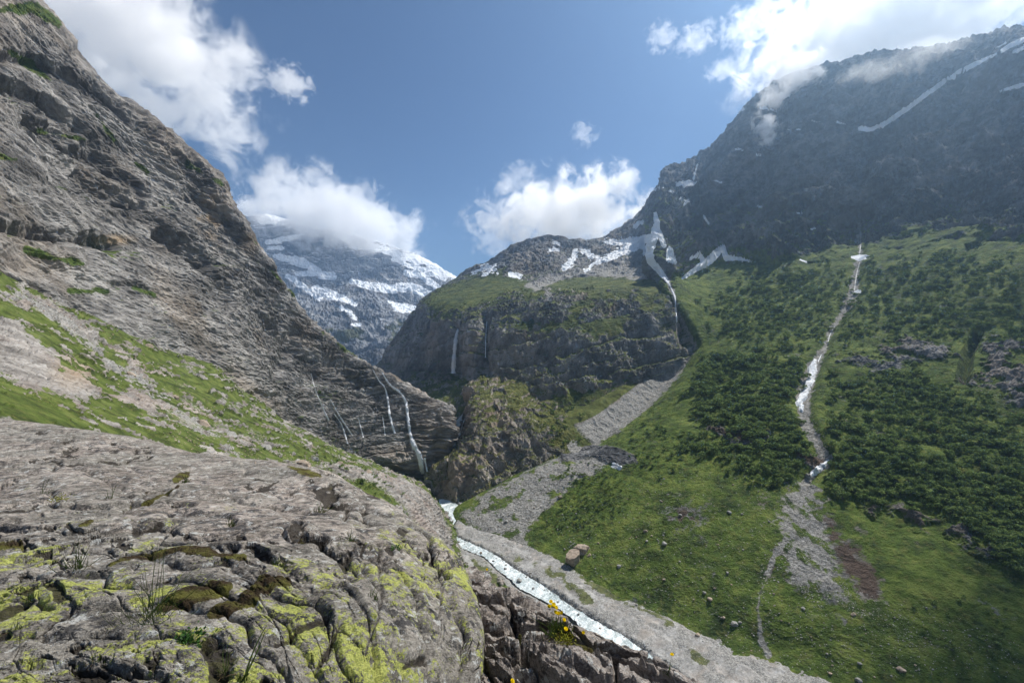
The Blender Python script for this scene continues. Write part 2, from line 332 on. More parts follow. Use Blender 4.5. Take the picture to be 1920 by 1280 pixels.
def f_meadow(P, N, px, py, u, v):
    wn = wob(P, 5); far = np.clip(P[:,1]/120, 0.25, 1.4)
    rk = zone(px, py, ROCKY, 8, 26, wn)
    nl = P@np.array([-0.2,0.25,0.95]); bits = sstep(0.07, 0.20, fbm(P@np.array([[.9,.3,0],[-.3,.9,0],[0,0,1.5]])*np.array([1.7,.6,1]), 6, 5, 0.62, 71))
    rk = np.maximum(rk, bits*0.85)
    scr = strokes(px, py, [[(30,555,8),(110,600,10),(180,655,10),(260,710,9),(330,770,8),(400,815,8),(450,850,6)]], 10, 30, wn)
    d = fbm(P, 30, 4, 0.5, 5)*2.2*far + rk*(0.6+fbm(P, 4, 5, 0.62, 73, True)*1.9+(saw((nl+fbm(P, 8, 3)*3)/1.3)-.5)*0.8)*far + fbm(P, 1.6, 4, 0.6, 74)*0.5*far*(0.3+scr)
    d += 3*zone(px, py, ROCKY[4:5], 25)*0.6
    sl = slope_of(P, N*d[:, None], (330, 400))
    grass = np.clip(1.15-rk*1.1-scr*0.55, 0, 1)*(0.55+0.45*sstep(-0.35, 0.1, fbm(P, 16, 3)))
    grass = np.maximum(grass, zone(px, py, [[(590,850),(660,870),(720,905),(745,950),(690,930),(620,900)], [(-90,700),(60,745),(150,800),(300,845),(160,830),(0,790),(-90,780)]], 8, 20, wn)*0.95)
    grass = np.minimum(grass, 1-0.9*zone(px, py, [ROCKY[4]], 10, 12, wn))
    bank = sstep(1065, 1020, py)*0
    ochre = 0.5*near(px, py, 140, 700, 60, 40)+0.3*zone(px, py, [ROCKY[4]], 20)*0
    return d, {'grass': grass, 'scree': scr*0.9, 'ochre': ochre}
meadow, _ = terrain('meadow_slope', BC, 330, 400, f_meadow, MEADOW, label='green slope strewn with pale slabs at the foot of the rock wall')

# ---- middle mountain: cliffs, green shelf, dark peak
MID = terrain_mat('middle cliffs rock', ((0.058,0.056,0.056),(0.155,0.147,0.143),(0.31,0.293,0.28)), 20, (1.0,1.0,0.55), (0,math.radians(-12),0), bump=0.9, dist=2.0,
                  grass=((0.022,0.032,0.011),(0.062,0.082,0.020),(0.125,0.135,0.035)), gsize=12, streak=0.5, warm=(0.24,0.18,0.12), warm_amt=0.35)
EC = [[(735,750,700),(740,720,800),(745,700,820),(760,665,840),(785,625,850),(810,585,870),(820,570,900),(830,575,950),(835,580,1000),(840,590,1040),(845,620,1080)],
 [(705,765,560),(703,700,640),(716,678,655),(738,645,665),(764,608,680),(789,572,700),(806,556,740),(828,542,790),(845,534,840),(862,523,900),(870,545,1000)],
 [(775,800,430),(785,715,520),(795,680,545),(803,645,560),(812,605,580),(825,572,610),(852,550,660),(880,530,720),(895,514,790),(908,497,860),(915,525,980)],
 [(850,790,395),(855,700,495),(857,675,503),(858,645,510),(860,612,522),(885,575,560),(918,550,620),(943,520,700),(953,490,770),(963,462,840),(970,490,980)],
 [(930,715,420),(935,695,430),(930,665,450),(930,635,470),(935,600,495),(955,560,540),(975,545,600),(990,520,690),(1003,480,770),(1018,446,850),(1025,475,980)],
 [(1010,760,375),(1010,725,385),(1010,680,410),(1015,640,430),(1025,600,455),(1045,560,495),(1055,545,560),(1060,525,650),(1075,485,760),(1088,452,860),(1095,475,980)],
 [(1090,800,350),(1090,765,360),(1090,700,385),(1095,650,405),(1110,600,435),(1125,552,475),(1130,537,540),(1135,515,630),(1145,475,770),(1155,438,900),(1165,455,1000)],
 [(1190,750,372),(1195,705,386),(1190,650,405),(1185,610,420),(1185,575,445),(1185,545,480),(1185,530,530),(1190,505,620),(1198,455,770),(1208,395,900),(1210,420,1000)],
 [(1290,700,388),(1278,652,402),(1266,615,420),(1260,590,430),(1257,565,450),(1252,545,480),(1250,525,510),(1247,500,590),(1242,450,720),(1237,352,900),(1240,380,1000)],
 [(1350,700,410),(1340,652,440),(1330,615,465),(1325,590,485),(1315,565,505),(1310,545,540),(1300,530,580),(1300,510,650),(1290,460,770),(1290,400,950),(1290,420,1050)]]
GREEN_E = [[(795,565),(830,545),(862,527),(900,512),(940,508),(985,525),(1030,540),(1010,560),(950,555),(900,572),(860,590),(810,600)], [(980,540),(1040,525),(1110,512),(1190,510),(1262,535),(1262,560),(1225,562),(1190,552),(1150,560),(1100,572),(1080,600),(1040,620),(1060,590),(1110,548),(1040,548)],
           [(1010,610),(1060,600),(1090,608),(1060,620),(1010,622)], [(1200,560),(1262,590),(1240,600),(1200,585)], [(1090,600),(1180,590),(1160,640),(1110,640)], [(930,610),(1010,600),(1040,612),(980,630)],
           [(1240,590),(1290,640),(1270,645),(1230,600)], [(1000,720),(1060,740),(1180,700),(1200,760),(1050,790),(990,760)]]
def f_mid(P, N, px, py, u, v):
    wn = wob(P, 18); cl = np.minimum(sstep(0.05, 0.16, v), 1)
    up = sstep(560, 500, py)                         # upper mountain
    nl = P@np.array([-0.22,0.05,0.97]); w = fbm(P, 60, 3)*14
    rib = fbm(P@np.diag([1.6, 1.6, 0.35]), 22, 5, 0.6, 91, True)*6
    d = fbm(P, 90, 4, 0.5, 90)*12 + rib*(0.9-0.3*up) + (saw((nl+w)/22)-.6)*4.5 + (saw((nl+w*.6)/7, 4)-.6)*1.5 + fbm(P, 12, 5, 0.62, 93, True)*3.5
    d += up*fbm(P, 70, 6, 0.55, 95, True)*16*sstep(560, 470, py)
    gr = zone(px, py, GREEN_E, 8, 34, wn)
    d *= (1-0.72*gr); d = d*(0.3+0.7*cl)
    d += -9*strokes(px, py, [[(855,612,5),(856,700,8)], [(912,600,4),(910,700,7)], [(1268,560,5),(1285,640,8)]], 7) + 5*strokes(px, py, [[(885,615,12),(885,690,12)], [(960,620,20),(930,690,16)]], 12)
    d += -8*near(px, py, 1130, 705, 30, 16)
    d *= np.clip((1.0-sstep(0.985, 1.0, u)), 0.25, 1)
    sl = slope_of(P, N*d[:, None], ESH); px, py = photo(P+N*d[:, None])
    n2 = fbm(P, 26, 5, 0.6, 97)
    grass = np.maximum(gr*1.0*sstep(0.35, 0.6, sl+n2*.3), sstep(0.60, 0.80, sl+n2*0.35)*0.8*(1-0.4*up))
    snow = strokes(px, py, [[(x, y, w*1.35) for x, y, w in l] for l in SNOW], 2.6, 12, wob(P, 13, 15))*1.1
    scree = zone(px, py, [[(1040,522),(1075,505),(1135,498),(1200,500),(1235,520),(1190,522),(1110,516)], [(1195,480),(1250,500),(1225,512)], [(985,535),(1040,515),(1060,520),(1005,545)], [(1020,540),(1030,540),(1034,562),(1026,562)]], 6, 16, wn)
    grass = grass*(1-scree)
    ochre = 0.45*near(px, py, 890, 640, 25, 60)*sstep(-.1, .2, n2)+0.35*near(px, py, 1150, 580, 80, 40)*sstep(0, .2, n2)
    stain_shade = np.clip(0.5*near(px, py, 800, 700, 120, 40)+sstep(0.1, 0.4, fbm(P, 45, 4, 0.6, 98))*0.5, 0, 1)
    return d, {'grass': grass, 'snow': snow, 'scree': scree*0.95, 'ochre': ochre, 'stain_shade': stain_shade}
ESH = (470, 560)
cliffs, _ = terrain('middle_mountain', EC, ESH[0], ESH[1], f_mid, MID, label='dark cliff mountain with a green shelf at the head of the valley')

# ---- rocky knoll beside the gorge
KNOLL = terrain_mat('knoll rock', ((0.062,0.055,0.048),(0.175,0.152,0.13),(0.34,0.30,0.26)), 9, (1,1,0.8), (0.3,0.5,0), bump=0.9, dist=1.2,
                    grass=((0.030,0.036,0.012),(0.080,0.090,0.022),(0.14,0.14,0.042)), gsize=5, streak=0.35, warm=(0.30,0.21,0.14), warm_amt=0.4)
FC = [[(770,960,360),(785,930,360),(800,905,362),(822,880,365),(848,850,372),(862,820,395),(870,775,425),(862,740,470)],
 [(785,960,322),(790,905,319),(800,880,318),(833,856,324),(863,828,335),(880,790,352),(884,750,385),(870,722,440)],
 [(798,975,298),(805,930,297),(815,892,300),(845,860,308),(888,820,322),(902,780,345),(905,742,380),(888,710,430)],
 [(832,985,284),(845,945,286),(860,905,292),(878,855,303),(908,808,320),(928,772,348),(940,735,385),(935,700,430)],
 [(895,975,284),(910,930,288),(925,890,298),(945,842,308),(963,800,324),(983,765,350),(990,735,385),(988,700,420)],
 [(965,945,292),(980,900,298),(995,862,306),(1007,832,315),(1017,802,328),(1035,780,345),(1045,755,368),(1050,725,395)],
 [(1030,900,302),(1040,868,308),(1058,845,318),(1073,828,326),(1090,808,337),(1110,790,350),(1130,770,365),(1145,745,385)],
 [(1110,880,305),(1120,850,312),(1135,835,322),(1150,815,334),(1170,795,346),(1190,770,360),(1210,745,375),(1230,720,388)]]
def f_knoll(P, N, px, py, u, v):
    wn = wob(P, 8); nl = P@np.array([0.62,-0.25,0.74]); w = fbm(P, 22, 3)*7
    c1, c2, cid = cells(P/15+fbm(P, 12, 3)[:, None]*.5, 104); d = fbm(P, 40, 4, 0.5, 101)*9 + (cid-.5)*5*sstep(0, .12, c2-c1) + (saw((nl+w*1.6)/9)-.6)*1.1 + (saw((nl+w)/3.1, 4)-.6)*0.5 + fbm(P@np.diag([1,1,.6]), 12, 6, 0.64, 103, True)*4.5
    top = zone(px, py, [[(880,720),(1000,690),(1150,720),(1230,720),(1150,800),(1060,850),(1030,800),(960,770),(900,760)]], 10, 25, wn)
    d *= (1-0.35*top)*(1-0.6*sstep(1040, 1090, px)*1)
    d += -4*strokes(px, py, [[(905,830,3),(880,880,4),(865,930,5)], [(955,770,3),(985,800,4),(1010,850,4)]], 6)
    d = d*sstep(0, 0.12, v)
    sl = slope_of(P, N*d[:, None], (300, 320)); n2 = fbm(P, 11, 5, 0.62, 107)
    grass = sstep(0.58, 0.84, sl+n2*0.7)*0.9
    grass = np.maximum(grass, zone(px, py, [[(1000,770),(1070,790),(1130,745),(1230,700),(1230,760),(1080,850),(1030,830),(1050,810),(1010,790)], [(1010,870),(1040,850),(1070,850),(1030,890)]], 6, 14, wn)*0.95)
    sc = strokes(px, py, [STREAM], 4, 8, wn)
    ochre = 0.5*near(px, py, 935, 790, 30, 14)
    return d, {'grass': grass*(1-sc), 'ochre': ochre, 'scree': sc}
knoll, _ = terrain('rocky_knoll_hill', FC, 300, 320, f_knoll, KNOLL, label='brown rocky knoll beside the dark gorge above the stream')

# ---- valley mountainside on the right: fan, meadow, thicket ground, gully, cliffs
SIDE = terrain_mat('right mountainside', ((0.028,0.028,0.031),(0.090,0.089,0.092),(0.25,0.245,0.24)), 26, (1.0,1.0,1.5), (0,math.radians(20),0), bump=1.0, dist=4.0,
                   grass=((0.028,0.044,0.010),(0.072,0.110,0.017),(0.148,0.180,0.036)), gsize=7, gbreak=0.9, soft=0.14, soil=(0.075,0.052,0.040), peb=1.3)
DC = [[(800,1010,290),(830,965,277),(905,917,305),(1000,870,325),(1070,838,342),(1150,770,375),(1225,720,400),(1275,665,425),(1250,595,462),(1225,540,515),(1213,485,600),(1208,420,760),(1205,395,980),(1208,410,1060)],
 [(850,1010,255),(872,968,263),(955,905,283),(1045,862,298),(1100,838,312),(1172,785,338),(1240,727,370),(1300,652,400),(1275,580,430),(1245,525,480),(1240,470,560),(1237,410,700),(1236,346,900),(1240,380,1000)],
 [(905,1040,236),(930,998,245),(1012,930,264),(1095,872,280),(1148,835,297),(1215,780,325),(1280,715,358),(1328,645,395),(1308,575,435),(1288,518,495),(1280,460,580),(1275,395,730),(1252,316,930),(1262,350,1030)],
 [(965,1060,220),(1000,1022,229),(1080,950,245),(1150,885,262),(1200,835,283),(1260,775,313),(1318,705,348),(1350,640,390),(1340,570,440),(1330,510,510),(1320,450,600),(1318,380,750),(1305,297,950),(1310,330,1050)],
 [(1032,1100,200),(1072,1063,208),(1155,985,222),(1225,912,238),(1275,850,260),(1330,782,290),(1380,712,325),(1405,645,367),(1395,575,420),(1385,505,490),(1375,430,580),(1365,335,720),(1352,262,890),(1362,300,980)],
 [(1100,1140,180),(1145,1104,189),(1230,1020,200),(1300,940,215),(1350,870,235),(1400,790,265),(1440,720,300),(1460,650,345),(1450,580,400),(1440,500,470),(1430,410,560),(1425,290,680),(1428,168,800),(1440,200,900)],
 [(1265,1225,150),(1300,1181,163),(1400,1110,168),(1470,1010,185),(1510,920,205),(1530,840,228),(1540,760,260),(1560,680,300),(1590,590,350),(1600,490,420),(1600,400,490),(1592,260,590),(1595,112,690),(1610,150,800)],
 [(1440,1295,134),(1480,1249,144.5),(1600,1180,148),(1690,1080,160),(1730,980,178),(1740,890,197),(1745,800,225),(1750,700,262),(1755,600,305),(1755,480,370),(1755,380,430),(1750,240,520),(1752,92,620),(1770,130,740)],
 [(1660,1400,116),(1700,1345,125),(1850,1300,126),(1920,1180,138),(1930,1060,155),(1925,950,176),(1920,840,200),(1920,730,232),(1920,600,275),(1920,450,340),(1920,360,390),(1920,210,470),(1920,53,560),(1940,90,680)],
 [(2010,1570,93),(2050,1500,102),(2150,1450,105),(2200,1300,120),(2200,1150,138),(2200,1000,160),(2200,870,185),(2200,740,215),(2200,600,250),(2200,440,310),(2200,350,350),(2200,190,430),(2200,0,510),(2220,40,620)]]
OUT_R = [[(1640,640),(1700,632),(1770,650),(1800,675),(1760,690),(1690,680),(1650,665)], [(1830,640),(1880,630),(1925,640),(2100,650),(2100,760),(1925,770),(1890,740),(1860,715),(1800,715),(1790,690),(1835,700),(1850,670)],
         [(1610,945),(1700,948),(1760,975),(1820,985),(1860,1010),(1890,1045),(1830,1040),(1790,1010),(1720,985),(1640,965)], [(1560,660),(1620,665),(1700,690),(1680,700),(1600,690)],
         [(1310,785),(1360,800),(1440,815),(1450,832),(1390,835),(1330,815)], [(1500,860),(1530,870),(1520,900),(1490,880)]]
STEP = [(1045,846),(1085,832),(1115,828),(1150,838),(1190,852),(1197,866),(1165,873),(1120,862),(1095,858),(1055,866)]
def f_side(P, N, px, py, u, v):
    wn = wob(P, 14); w6 = wob(P, 5, 8)
    base = np.interp(px, [1230,1260,1300,1350,1430,1500,1600,1650,1750,1900,2200], [535,522,498,478,486,476,462,448,430,438,430])
    rock = sstep(-14, 22, base-py+wn*70)
    lowm = 1-rock
    nl = P@np.array([0.25,0.2,0.95]); w = fbm(P, 70, 3)*18
    rib = fbm(P@np.diag([1.3, 1.3, 0.5]), 60, 6, 0.58, 121, True)
    d = rock*(rib*34 + fbm(P@np.array([[.7,.5,.2],[-.5,.7,.1],[0,0,.45]]), 95, 5, .55, 146, True)*22 + (saw((nl+w)/30)-.6)*6 + (saw((nl+w*.6)/9, 4)-.6)*2.4 + fbm(P, 14, 5, 0.62, 123, True)*6 + fbm(P, 150, 3, .5, 122)*30*sstep(0.60, 0.72, v) + fbm(P@np.array([[.5,.3,.2],[-.1,.9,0],[.5,0,.6]]), 85, 4, .5, 137, True)*22*sstep(0.6,.7,v)) + fbm(P, 60, 4, 0.5, 124)*4*sstep(0.1, 0.25, v)
    d += lowm*(fbm(P, 14, 6, 0.62, 125)*1.3+fbm(P@np.diag([1,1,1.6]), 3.0, 3, 0.6, 140, True)*0.35)
    out = zone(px, py, OUT_R, 9, 26, w6)*sstep(-.2, .1, fbm(P, 11, 4, .62, 136)); d += out*(2+fbm(P@np.diag([1,1,.5]), 7, 5, .62, 126, True)*3.5)
    st = zone(px, py, [STEP], 3, 3, w6); d += st*(1.6+fbm(P, 3, 4, .6, 127)*1.5)
    g1 = along(px, py, GULLY); d += -3.2*sstep(-14, 6, g1)*(1-sstep(895, 915, py)); g2 = along(px, py, STREAM); d += -2.5*sstep(-14, 6, g2)*sstep(0.02, 0.05, v)
    d += -9*strokes(px, py, [[(1835,620,3),(1815,660,6),(1808,705,8)]], 8)
    d += -11*strokes(px, py, [[(1612,242,6),(1660,232,6),(1740,175,7),(1800,136,7),(1880,94,9)]], 22)*rock - 18*strokes(px, py, [[(1440,180,4),(1470,260,12),(1430,300,10),(1400,380,14)], [(1340,300,3),(1300,400,14),(1262,470,16)]], 22)*rock
    d *= np.clip(sstep(0.0, 0.055, v), 0.02, 1)
    d *= np.clip(sstep(-0.01, 0.03, u), 0.2, 1)
    crl = strokes(px, py, [[(1205,400,25),(1236,352,30),(1308,299,30),(1370,235,30),(1428,168,30),(1510,140,30),(1595,112,30),(1752,92,30),(1920,53,30),(2200,0,30)]], 30); d = d*(1-.72*crl)+crl*fbm(P, 24, 5, .62, 139, True)*12
    spk = crl*(np.maximum(fbm(P*np.array([1, 1, .4]), 34, 5, .62, 144, True), -.1)*30*sstep(1500, 1300, px)+fbm(P, 22, 4, .6, 145, True)*8)
    sl = slope_of(P, N*d[:, None], DSH); px, py = photo(P+N*d[:, None]); n2 = fbm(P, 30, 5, 0.6, 128)
    fan = zone(px, py, [FAN], 8, 20, w6)
    fan = np.clip(fan, 0, 1)*(1-0.6*sstep(0.06, 0.2, fbm(P, 9, 4, .6, 131)))
    cone = zone(px, py, [CONE], 16, 40, w6)*(1-0.75*sstep(1060, 1140, py)*.6)*(1-0.7*sstep(-0.02, 0.2, fbm(P@np.array([[1,0,0],[0,.4,0],[0,0,.4]]), 5, 4, .6, 132)))
    lines = [GULLY, STREAM, [(1475,1010,6),(1450,1045,7),(1440,1075,8)], [(1437,1085,3),(1426,1110,1.5),(1421,1140,1.5),(1425,1170,2),(1428,1200,6),(1440,1225,9)]]
    scree = np.maximum.reduce([fan, cone, strokes(px, py, lines, 4, 10, w6)*0.95, st*0.0])
    soil = np.maximum.reduce([zone(px, py, [[(1540,950),(1560,975),(1600,1020),(1640,1075),(1650,1125),(1620,1125),(1580,1065),(1555,1010)]], 18, 30, w6)*.85, near(px, py, 1280, 970, 75, 50)*.85*sstep(-.25,.15,w6), 0.5*near(px, py, 1310, 1010, 50, 30),
                              0.75*strokes(px, py, [[(1330,800,4),(1380,815,10),(1430,826,6)], [(1500,850,8),(1540,870,12)]], 5), 0.45*zone(px, py, [[(1480,660),(1510,660),(1490,740),(1470,730)]], 8)])
    grass = np.clip(lowm*1.02-out*0.9-st*0.9, 0, 1)*(1-0.25*sstep(0.1, 0.3, fbm(P, 6, 4, .6, 133)))
    grass = np.maximum(grass, rock*0.66*sstep(0.38, 0.66, sl+n2*0.5)*sstep(260, 430, py))
    stony = sstep(0.14, 0.3, fbm(P, 16, 5, .66, 135))*lowm; scree = np.maximum(scree, 0.42*stony)
    snow = strokes(px, py, SNOW, 1.6, 3, wob(P, 8, 15))*1.15
    ochre = 0.1*zone(px, py, OUT_R[:2], 10)*sstep(-.1, .2, n2)
    d = N*d[:, None]; d[:, 2] += spk-6*(1-sstep(0, .03, v)); scree = scree*(1-st)
    return d, {'grass': grass*(1-0.9*scree)*(1-soil), 'snow': snow, 'scree': scree, 'soil': soil, 'ochre': ochre, 'stain_shade': np.maximum(np.maximum(st, out*.8), rock)*np.clip(0.25+sstep(-.1, .35, fbm(P, 60, 5, .62, 138)), 0, 1)*.75}
DSH = (860, 600)
side, SIDE_P = terrain('right_mountain', DC, DSH[0], DSH[1], f_side, SIDE, label='huge dark mountainside with snow gully and green foot slope')

# ---- lateral moraine ridge above the stream
MOR = terrain_mat('moraine', ((0.10,0.09,0.08),(0.20,0.185,0.17),(0.32,0.30,0.28)), 7, (1,1,0.3), bump=0.45, dist=0.5, gsize=5,
                  grass=((0.030,0.036,0.012),(0.080,0.095,0.022),(0.13,0.145,0.04)))
MC = [[(985,810,340),(1000,797,343),(1015,800,341),(1050,828,328),(1085,850,318)],
      [(1040,780,357),(1056,768,362),(1090,778,350),(1115,812,333),(1135,830,325)],
      [(1105,745,377),(1118,730,383),(1150,738,368),(1165,785,346),(1190,800,340)],
      [(1160,715,394),(1172,698,400),(1193,704,388),(1215,752,362),(1240,762,355)],
      [(1205,700,405),(1215,688,408),(1232,678,402),(1258,722,378),(1278,728,372)],
      [(1240,690,412),(1245,680,412),(1262,682,405),(1285,690,392),(1300,692,388)]]
def f_mor(P, N, px, py, u, v):
    right = sstep(0.44, 0.56, v)
    d = fbm(P, 14, 4)*1.6 + right*fbm(P@np.diag([2.2,2.2,.3]), 12, 5, .55, 141, True)*1.1*sstep(.95, .8, v)
    grass = (1-right)*1.0+right*0.5*sstep(0.05, .3, fbm(P, 9, 4, .6, 142))*sstep(0.7, 0.3, u)
    return d, {'grass': np.maximum(grass*(1-right*.6), sstep(0.28, 0.08, u)*0.75), 'scree': right*0.75}
moraine, _ = terrain('moraine_hill', MC, 150, 260, f_mor, MOR, label='sharp moraine ridge with a grey scree flank above the stream')

# ---- far snowy mountain
FAR = terrain_mat('far mountain rock', ((0.065,0.067,0.075),(0.16,0.162,0.17),(0.34,0.34,0.345)), 110, (1,1,1.6), (0,math.radians(14),0), bump=0.8, dist=9, gsize=60, streak=0.3,
                  warm=(0.24,0.20,0.15), warm_amt=0.3, grass=((0.05,0.055,0.03),(0.085,0.09,0.045),(0.12,0.12,0.06)))
crest = [(395,418),(440,408),(490,405),(530,412),(560,418),(600,428),(640,436),(690,450),(740,462),(790,482),(830,500),(862,522),(900,552),(960,590)]
FCC = []
for x, y in crest:
    FCC.append([(x*0.6+730*0.4, 760, 1050), (x*0.7+730*0.3, 710, 1150), (x*0.8+720*0.2, y+(700-y)*0.80, 1330), (x*0.9+710*0.1, y+(700-y)*0.58, 1520), (x*0.95+700*0.05, y+(700-y)*0.38, 1750), (x, y+(700-y)*0.17, 1980), (x, y, 2150), (x, y+25, 2500)])
FSNOW = [[(515,480,3),(550,487,6),(590,503,5),(610,515,3)], [(555,512,2),(600,513,6),(625,517,5)], [(590,540,5),(620,552,7),(650,562,4),(665,570,4)], [(660,528,3),(700,537,6),(730,542,6),(770,537,6),(805,552,5)],
         [(540,518,4),(565,535,4),(600,560,3)], [(730,565,2),(745,577,6),(780,579,6),(790,575,4)], [(690,458,3),(720,468,6),(750,480,7),(800,490,6),(850,515,7)], [(790,515,5),(815,535,5),(825,540,3)],
         [(760,510,4),(785,515,4)], [(740,485,4),(770,500,4),(835,520,4)], [(500,455,3),(540,448,4),(565,440,3)], [(490,415,5),(535,415,6)], [(640,575,3),(668,596,3)], [(660,608,2),(675,608,2)], [(505,465,3),(530,465,3)], [(630,440,3),(650,445,4),(655,455,2)]]
def f_far(P, N, px, py, u, v):
    nl = P@np.array([-0.12,0.05,0.99]); w = fbm(P, 300, 3)*70
    d = fbm(P, 420, 4, .5, 151)*70+(saw((nl+w)/120)-.6)*30+(saw((nl+w*.6)/38, 4)-.6)*11+fbm(P@np.diag([1.4,1.4,.45]), 110, 6, .6, 153, True)*34+fbm(P, 40, 4, .6, 154, True)*9
    d += -35*strokes(px, py, [[(730,560,6),(860,560,6)], [(640,660,12),(700,690,10)]], 20)
    d *= np.clip(sstep(0, .1, v), .1, 1)*(1-0.8*sstep(0.80, 0.87, v)*0.7)
    sl = slope_of(P, N*d[:, None], (400, 460)); px, py = photo(P+N*d[:, None]); n2 = fbm(P, 90, 5, .62, 157)
    snow = np.maximum(strokes(px, py, [[(x, y, w*1.3) for x, y, w in l] for l in FSNOW], 2.5, 8, wob(P, 50, 15))*1.2, sstep(0.80, 0.92, sl+n2*0.3+0.0016*(490-py))*0.95*sstep(600, 500, py))
    grass = sstep(575, 600, py)*sstep(660, 630, py)*sstep(-.05, .2, n2)*0.75
    return d, {'snow': snow, 'grass': grass*(1-snow), 'stain_shade': 0.6*near(px, py, 690, 680, 120, 40)}
farm, _ = terrain('far_mountain', FCC, 400, 460, f_far, FAR, label='distant grey mountain streaked with snow under a cloud')
# ------------------------------------------------------------------ valley floor and river
def zr(Y): return -104.4+7.4*sstep(243, 335, np.asarray(Y, float))
def onriver(px, py):
    Y = 200.0
    for _ in range(40): Y = 0.5*Y+0.5*(-float(zr(Y))*F/(py-HY))
    return np.array([(px-960)/F*Y, Y, float(zr(Y))])
LB = [(788,888),(795,907),(815,940),(822,962),(831,982),(840,1003),(867,1027),(909,1045),(934,1069),(959,1087),(977,1104),(1023,1127),(1065,1153),(1105,1190),(1140,1217),(1172,1252),(1250,1335),(1400,1500)]
RB = [(800,885),(806,900),(850,938),(863,962),(850,984),(855,1004),(888,1020),(924,1037),(959,1061),(977,1072),(995,1083),(1030,1105),(1065,1132),(1119,1164),(1154,1183),(1193,1209),(1280,1272),(1430,1400)]
L = np.array([onriver(*p) for p in LB]); R = np.array([onriver(*p) for p in RB])
T = np.linspace(0, len(L)-1, 420); Ls, Rs = spline(L, T), spline(R, T)
wR = np.linspace(0, 1, 40)[None, :, None]; RV = Ls[:, None]*(1-wR)+Rs[:, None]*wR
Rf = RV.reshape(-1, 3)
jit = fbm(Rf, 2.6, 3, .6, 202)*0.9; edgew = (np.abs(wR[0, :, 0]-0.5)*2)[None, :].repeat(420, 0).ravel()**3
rapid = fbm(Rf*np.array([1, 1, 0]), 2.2, 5, .62, 203, True)
Rf = Rf+np.stack([jit*edgew, jit*edgew, rapid*0.55], 1)
t = NT('glacial water'); a = t.noise(0.30, 8, 0.72, t.map((1.0, 0.4, 1), (0, 0, 0.6)), 0.8); b = t.noise(2.2, 6, 0.7)
f = t.math('ADD', t.math('MULTIPLY', a, 0.6), t.math('MULTIPLY', b, 0.4))
t.bsdf(t.ramp(f, [(0.38, (0.20, 0.245, 0.245)), (0.50, (0.42, 0.465, 0.46)), (0.60, (0.80, 0.82, 0.82))]), t.step(f, 0.42, 0.6), t.bump(f, 0.6, 0.5), 0.4)
river = sheet('river', Rf.reshape(420, 40, 3), t.m, None, True, kind='structure', label='milky glacier river in white rapids along the valley floor')
gx, gy = np.meshgrid(np.arange(-95, 235, 0.65), np.arange(64, 352, 0.65))
gx = gx.ravel(); gy = gy.ravel(); C = (Ls+Rs)/2; hw = np.linalg.norm((Rs-Ls)[:, :2], axis=1)/2
dr = np.full(gx.shape, 1e9)
for k in range(0, 420, 4):
    dd = np.hypot(gx-C[k, 0], gy-C[k, 1])-hw[k]*0.93; dr = np.minimum(dr, dd)
Gp = np.stack([gx, gy, zr(gy)], 1); n1 = fbm(Gp*np.array([1,1,0]), 9, 5, .55, 211); n2 = fbm(Gp*np.array([1,1,0]), 2.2, 4, .6, 212)
bank = sstep(-1.0, 2.0, dr+n2*1.5); chan = (saw((dr+n1*9)/11, 2.5)-.5)*0.55
Gp[:, 2] += -1.6+bank*2.1+(n1*1.0+n2*0.35+chan)*sstep(0, 4, dr)+sstep(3, 12, dr)*0.5
gpx, gpy = photo(Gp); w6 = fbm(Gp, 6, 4, .6, 213)
veg = zone(gpx, gpy, [[(1055,1085),(1085,1095),(1120,1130),(1108,1133),(1070,1115)], [(880,1045),(905,1055),(950,1095),(1000,1130),(960,1130),(900,1085)], [(940,1040),(1040,1070),(1075,1078),(1040,1085),(985,1060)],
       [(1060,1055),(1110,1085),(1190,1132),(1260,1165),(1180,1140),(1090,1090)], [(1290,1215),(1370,1255),(1300,1240)]], 6, 26, w6)*0.8
GRAVEL = terrain_mat('gravel bed', ((0.13,0.125,0.115),(0.24,0.23,0.215),(0.36,0.35,0.33)), 3.0, (1, 0.6, 1), (0, 0, 0.7), bump=0.7, dist=0.35, gsize=2.6, gbreak=0.8, scree=((0.15,0.144,0.132),(0.36,0.345,0.32)), peb=0.8,
                     grass=((0.05,0.055,0.025),(0.085,0.095,0.035),(0.13,0.135,0.06)))
sheet('gravel_ground', Gp.reshape(len(np.arange(64, 352, 0.65)), -1, 3), GRAVEL, {'grass': veg, 'scree': 0.35+0.5*sstep(0, .3, n1+.1), 'soil': 0.75*(1-bank)*sstep(-1, 0.5, dr)}, False, kind='structure', label='grey gravel flats beside the river')
# wide ground under everything, out to the horizon
s_ = 40000; link(mesh_from('ground', np.array([(-s_, -s_, -135), (s_, -s_, -135), (s_, s_, -135), (-s_, s_, -135)]), np.array([[0, 1, 2, 3]]), GRAVEL), 'ground', kind='structure')

